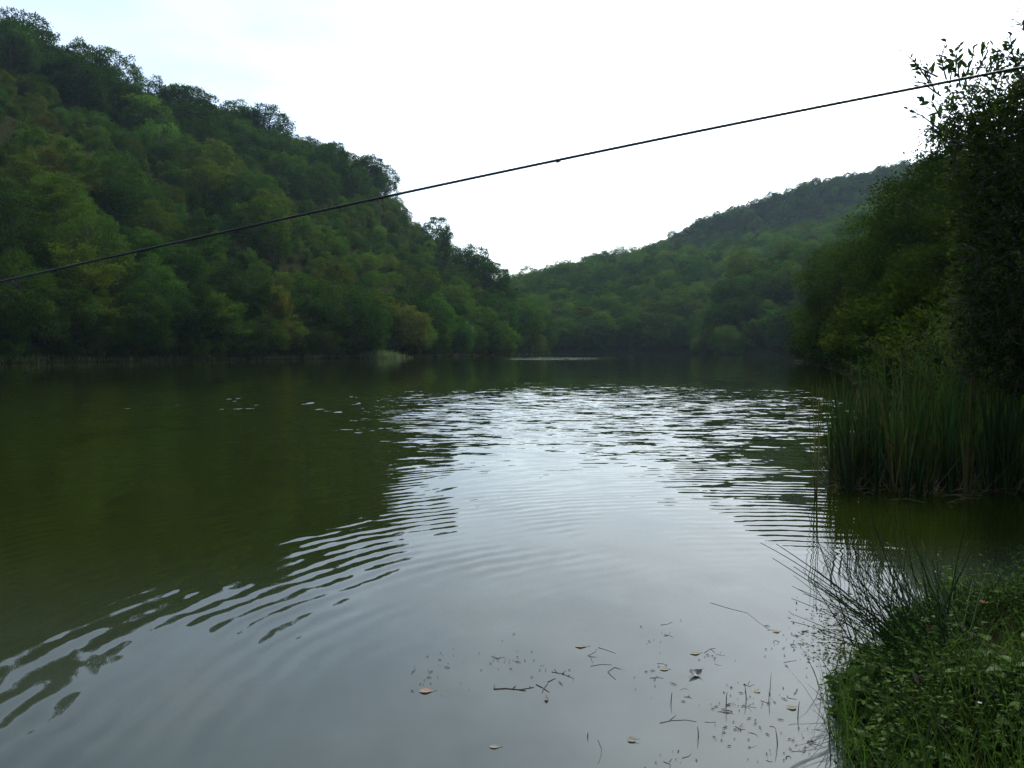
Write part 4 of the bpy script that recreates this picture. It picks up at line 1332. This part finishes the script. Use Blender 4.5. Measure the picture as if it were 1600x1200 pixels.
float_leaf(1213, 987, .06, .04, M_tan, .3, 'faint tan leaf under the long bent stalk')
float_leaf(854, 1093, .06, .025, M_dark, 1.5, 'black leaf standing tip down below the floating sticks', .5)

def stick(pts, rad, label, name='floating_twig', cat='twig', group=None, side=None):
    rad *= .62
    b = Bag()
    P = []
    for p in pts:
        q = onz(p[0], p[1]) if len(p) == 2 else at(p[0], p[1], onz(pts[0][0], pts[0][1])[1] + p[2])
        P.append(q + (0, 0, rad * .15))
    b.add(*tube(P, np.linspace(rad, rad * .55, len(P)), 5))
    for s_ in side or []:
        Q = [onz(*p) + (0, 0, rad * .5) for p in s_]
        b.add(*tube(Q, np.linspace(rad * .7, rad * .3, len(Q)), 4))
    return link(name, b.mesh(name, M_dark, True), label=label, cat=cat, group=group)
stick([(772, 1077), (790, 1076), (812, 1078), (834, 1074)], .008, 'thick black stick floating at the left of the drifting twigs', side=[[(772, 1077), (773, 1070)], [(800, 1077), (806, 1072)], [(812, 1078), (822, 1080)]])
stick([(838, 1070), (850, 1076), (858, 1082)], .007, 'forked dark stick right of the thick black one', side=[[(850, 1076), (856, 1068)], [(850, 1076), (847, 1083)], [(856, 1066), (868, 1060)]])
stick([(862, 1050), (878, 1053), (896, 1060)], .005, 'dark sprig above the forked stick', side=[[(870, 1051), (866, 1045)], [(878, 1053), (884, 1048)]])
stick([(768, 1026), (778, 1029), (788, 1027)], .004, 'tuft of dark sprigs, uppermost of the left drift', side=[[(770, 1034), (774, 1024)], [(778, 1034), (782, 1025)], [(788, 1036), (790, 1027)]])
stick([(1110, 942), (1140, 951), (1168, 958), (1186, 973), (1202, 984)], .0035, 'long thin bent stalk floating farthest out from the bank')
stick([(1031, 1130), (1050, 1126), (1072, 1125), (1088, 1128)], .0045, 'long dark curved twig low in the middle of the shallows', side=[[(1045, 1127), (1056, 1118)]])
stick([(934, 1156), (940, 1170), (939, 1182), (934, 1194)], .003, 'thin crooked twig closest to the bottom edge')
stick([(918, 1025), (930, 1019), (933, 1014)], .004, 'star shaped sprig right of the left drift', side=[[(922, 1024), (926, 1036)], [(920, 1026), (932, 1027)]])
stick([(935, 1012), (948, 1016), (962, 1021)], .004, 'straight dark twig above the middle drift')
stick([(923, 1041), (940, 1038), (956, 1039)], .004, 'flat dark twig in the middle drift')
stick([(950, 1050), (955, 1056), (962, 1062)], .005, 'kinked dark twig right of the middle drift', side=[[(951, 1049), (960, 1043), (971, 1046)]])
stick([(1101, 1020), (1110, 1014), (1118, 1013)], .004, 'forked twig beside the yellow floating leaf', side=[[(1110, 1014), (1117, 1020)]])
stick([(1205, 1050), (1203, 1075, .0), (1201, 1096)][::-1], .0025, 'tall upright stalk poking out of the shallows by the bank')
for n_, (px, y0, y1, lean) in enumerate([(1167, 1094, 1072, -3), (1134, 1104, 1081, 2), (1092, 1152, 1135, -2), (1048, 1098, 1082, 2), (1246, 1120, 1096, 3), (1299, 1190, 1110, -6), (1216, 1165, 1140, -4), (918, 1152, 1144, 1)]):
    p = onz(px, y0)
    b = Bag(); b.add(*tube([p + (0, 0, -.05), (p + at(px + lean, y1, p[1])) / 2, at(px + lean, y1, p[1])], [.0028, .0024, .0012], 5))
    link('upright_stalk', b.mesh('upright_stalk', M_dark, True), label='short dark stalk standing out of the shallows, %s from the left' % ordinal(1 + sorted([1167, 1134, 1092, 1048, 1246, 1299, 1216, 918]).index(px)),
         cat='stalk', group='stalks standing in the shallows')
r = np.random.default_rng(55)
bits = Bag()
DRIFT = [(r.triangular(950, 1270, 1330), r.uniform(975, 1190)) for _ in range(26)]
for i in range(230):
    if i < 55: px, py = r.uniform(640, 900), r.uniform(1015, 1090) - 0
    else: px, py = r.triangular(930, 1270, 1320), r.uniform(960, 1195)
    if i < 55: py = 1030 + abs(px - 780) * .18 + r.normal(0, 16)
    if i >= 55:
        q = DRIFT[int(r.integers(len(DRIFT)))]
        px, py = q[0] + r.normal(0, 20), q[1] + r.normal(0, 8)
    L = .003 + r.exponential(.005); az = r.uniform(0, 3.14)
    d = np.array((math.cos(az), math.sin(az), 0)) * L
    c = onz(px, py) + (0, 0, .003)
    bits.add(*tube([c - d, c + (0, 0, .002), c + d], [.0008, min(.0026, L * .35), .0006], 4))
link('floating_specks', bits.mesh('floating_specks', M_dark), label='specks of dark plant litter floating in the shallows', cat='litter', kind='stuff')
for i in range(34):
    q = DRIFT[i % len(DRIFT)]
    px, py = q[0] + r.normal(0, 16), q[1] + r.normal(0, 7)
    L = r.uniform(9, 22); az = r.normal(.35, .5)
    stick([(px, py), (px + L * .5, py + L * .5 * math.sin(az) * .5 + r.normal(0, 1.5)), (px + L * math.cos(az), py + L * math.sin(az) * .5)], r.uniform(.002, .004),
          'short dark bit of reed floating among the litter near the bank', group='short reed bits floating near the bank',
          side=[[(px + L * .4, py + 1), (px + L * .6, py - r.uniform(2, 6))]] if i % 3 == 0 else None)
# litter at the foot of the reeds
b = Bag()
for i in range(60):
    x, y = r.uniform(4.1, 7.0), r.normal(9.9, .4)
    az = r.normal(0, .6); L = r.uniform(.1, .5)
    b.add(*tube([(x, y, .01), (x + L * .5 * math.cos(az), y + L * .5 * math.sin(az), r.uniform(.01, .06)), (x + L * math.cos(az), y + L * math.sin(az), .012)], [.004, .005, .003], 4))
link('reed_litter', b.mesh('reed_litter', M_dead), label='fallen brown stalks lying on the water at the foot of the reeds', cat='litter', kind='stuff')
b = Bag(); p = onz(1247, 565)
b.add(*tube([p + (-.6, 0, .1), p + (0, .2, .22), p + (.9, .3, .12)], [.05, .07, .04], 6))
link('driftwood', b.mesh('driftwood', M_pale, True), label='pale driftwood at the waterline under the leaning beech', cat='driftwood')

# ---------------------------------------------------------------- haze
def haze():
    m, n, l = mat_new('haze')
    pv = n.new('ShaderNodeVolumePrincipled')
    pv.inputs['Color'].default_value = (0.62, 0.84, 1.0, 1)
    pv.inputs['Density'].default_value = 0.00009
    pv.inputs['Anisotropy'].default_value = 0.2
    out = n.new('ShaderNodeOutputMaterial')
    l.new(pv.outputs[0], out.inputs['Volume'])
    x0, x1, y0, y1, z0, z1 = -1015, 1015, -1015, 1015, -3.2, 250
    V = [(x, y, z) for x in (x0, x1) for y in (y0, y1) for z in (z0, z1)]
    F = np.array([[0, 1, 3, 2], [4, 6, 7, 5], [0, 4, 5, 1], [2, 3, 7, 6], [0, 2, 6, 4], [1, 5, 7, 3]])
    link('haze', mesh_np('haze', V, F, m), kind='stuff', label='thin pale summer haze filling the valley', cat='haze')
haze()
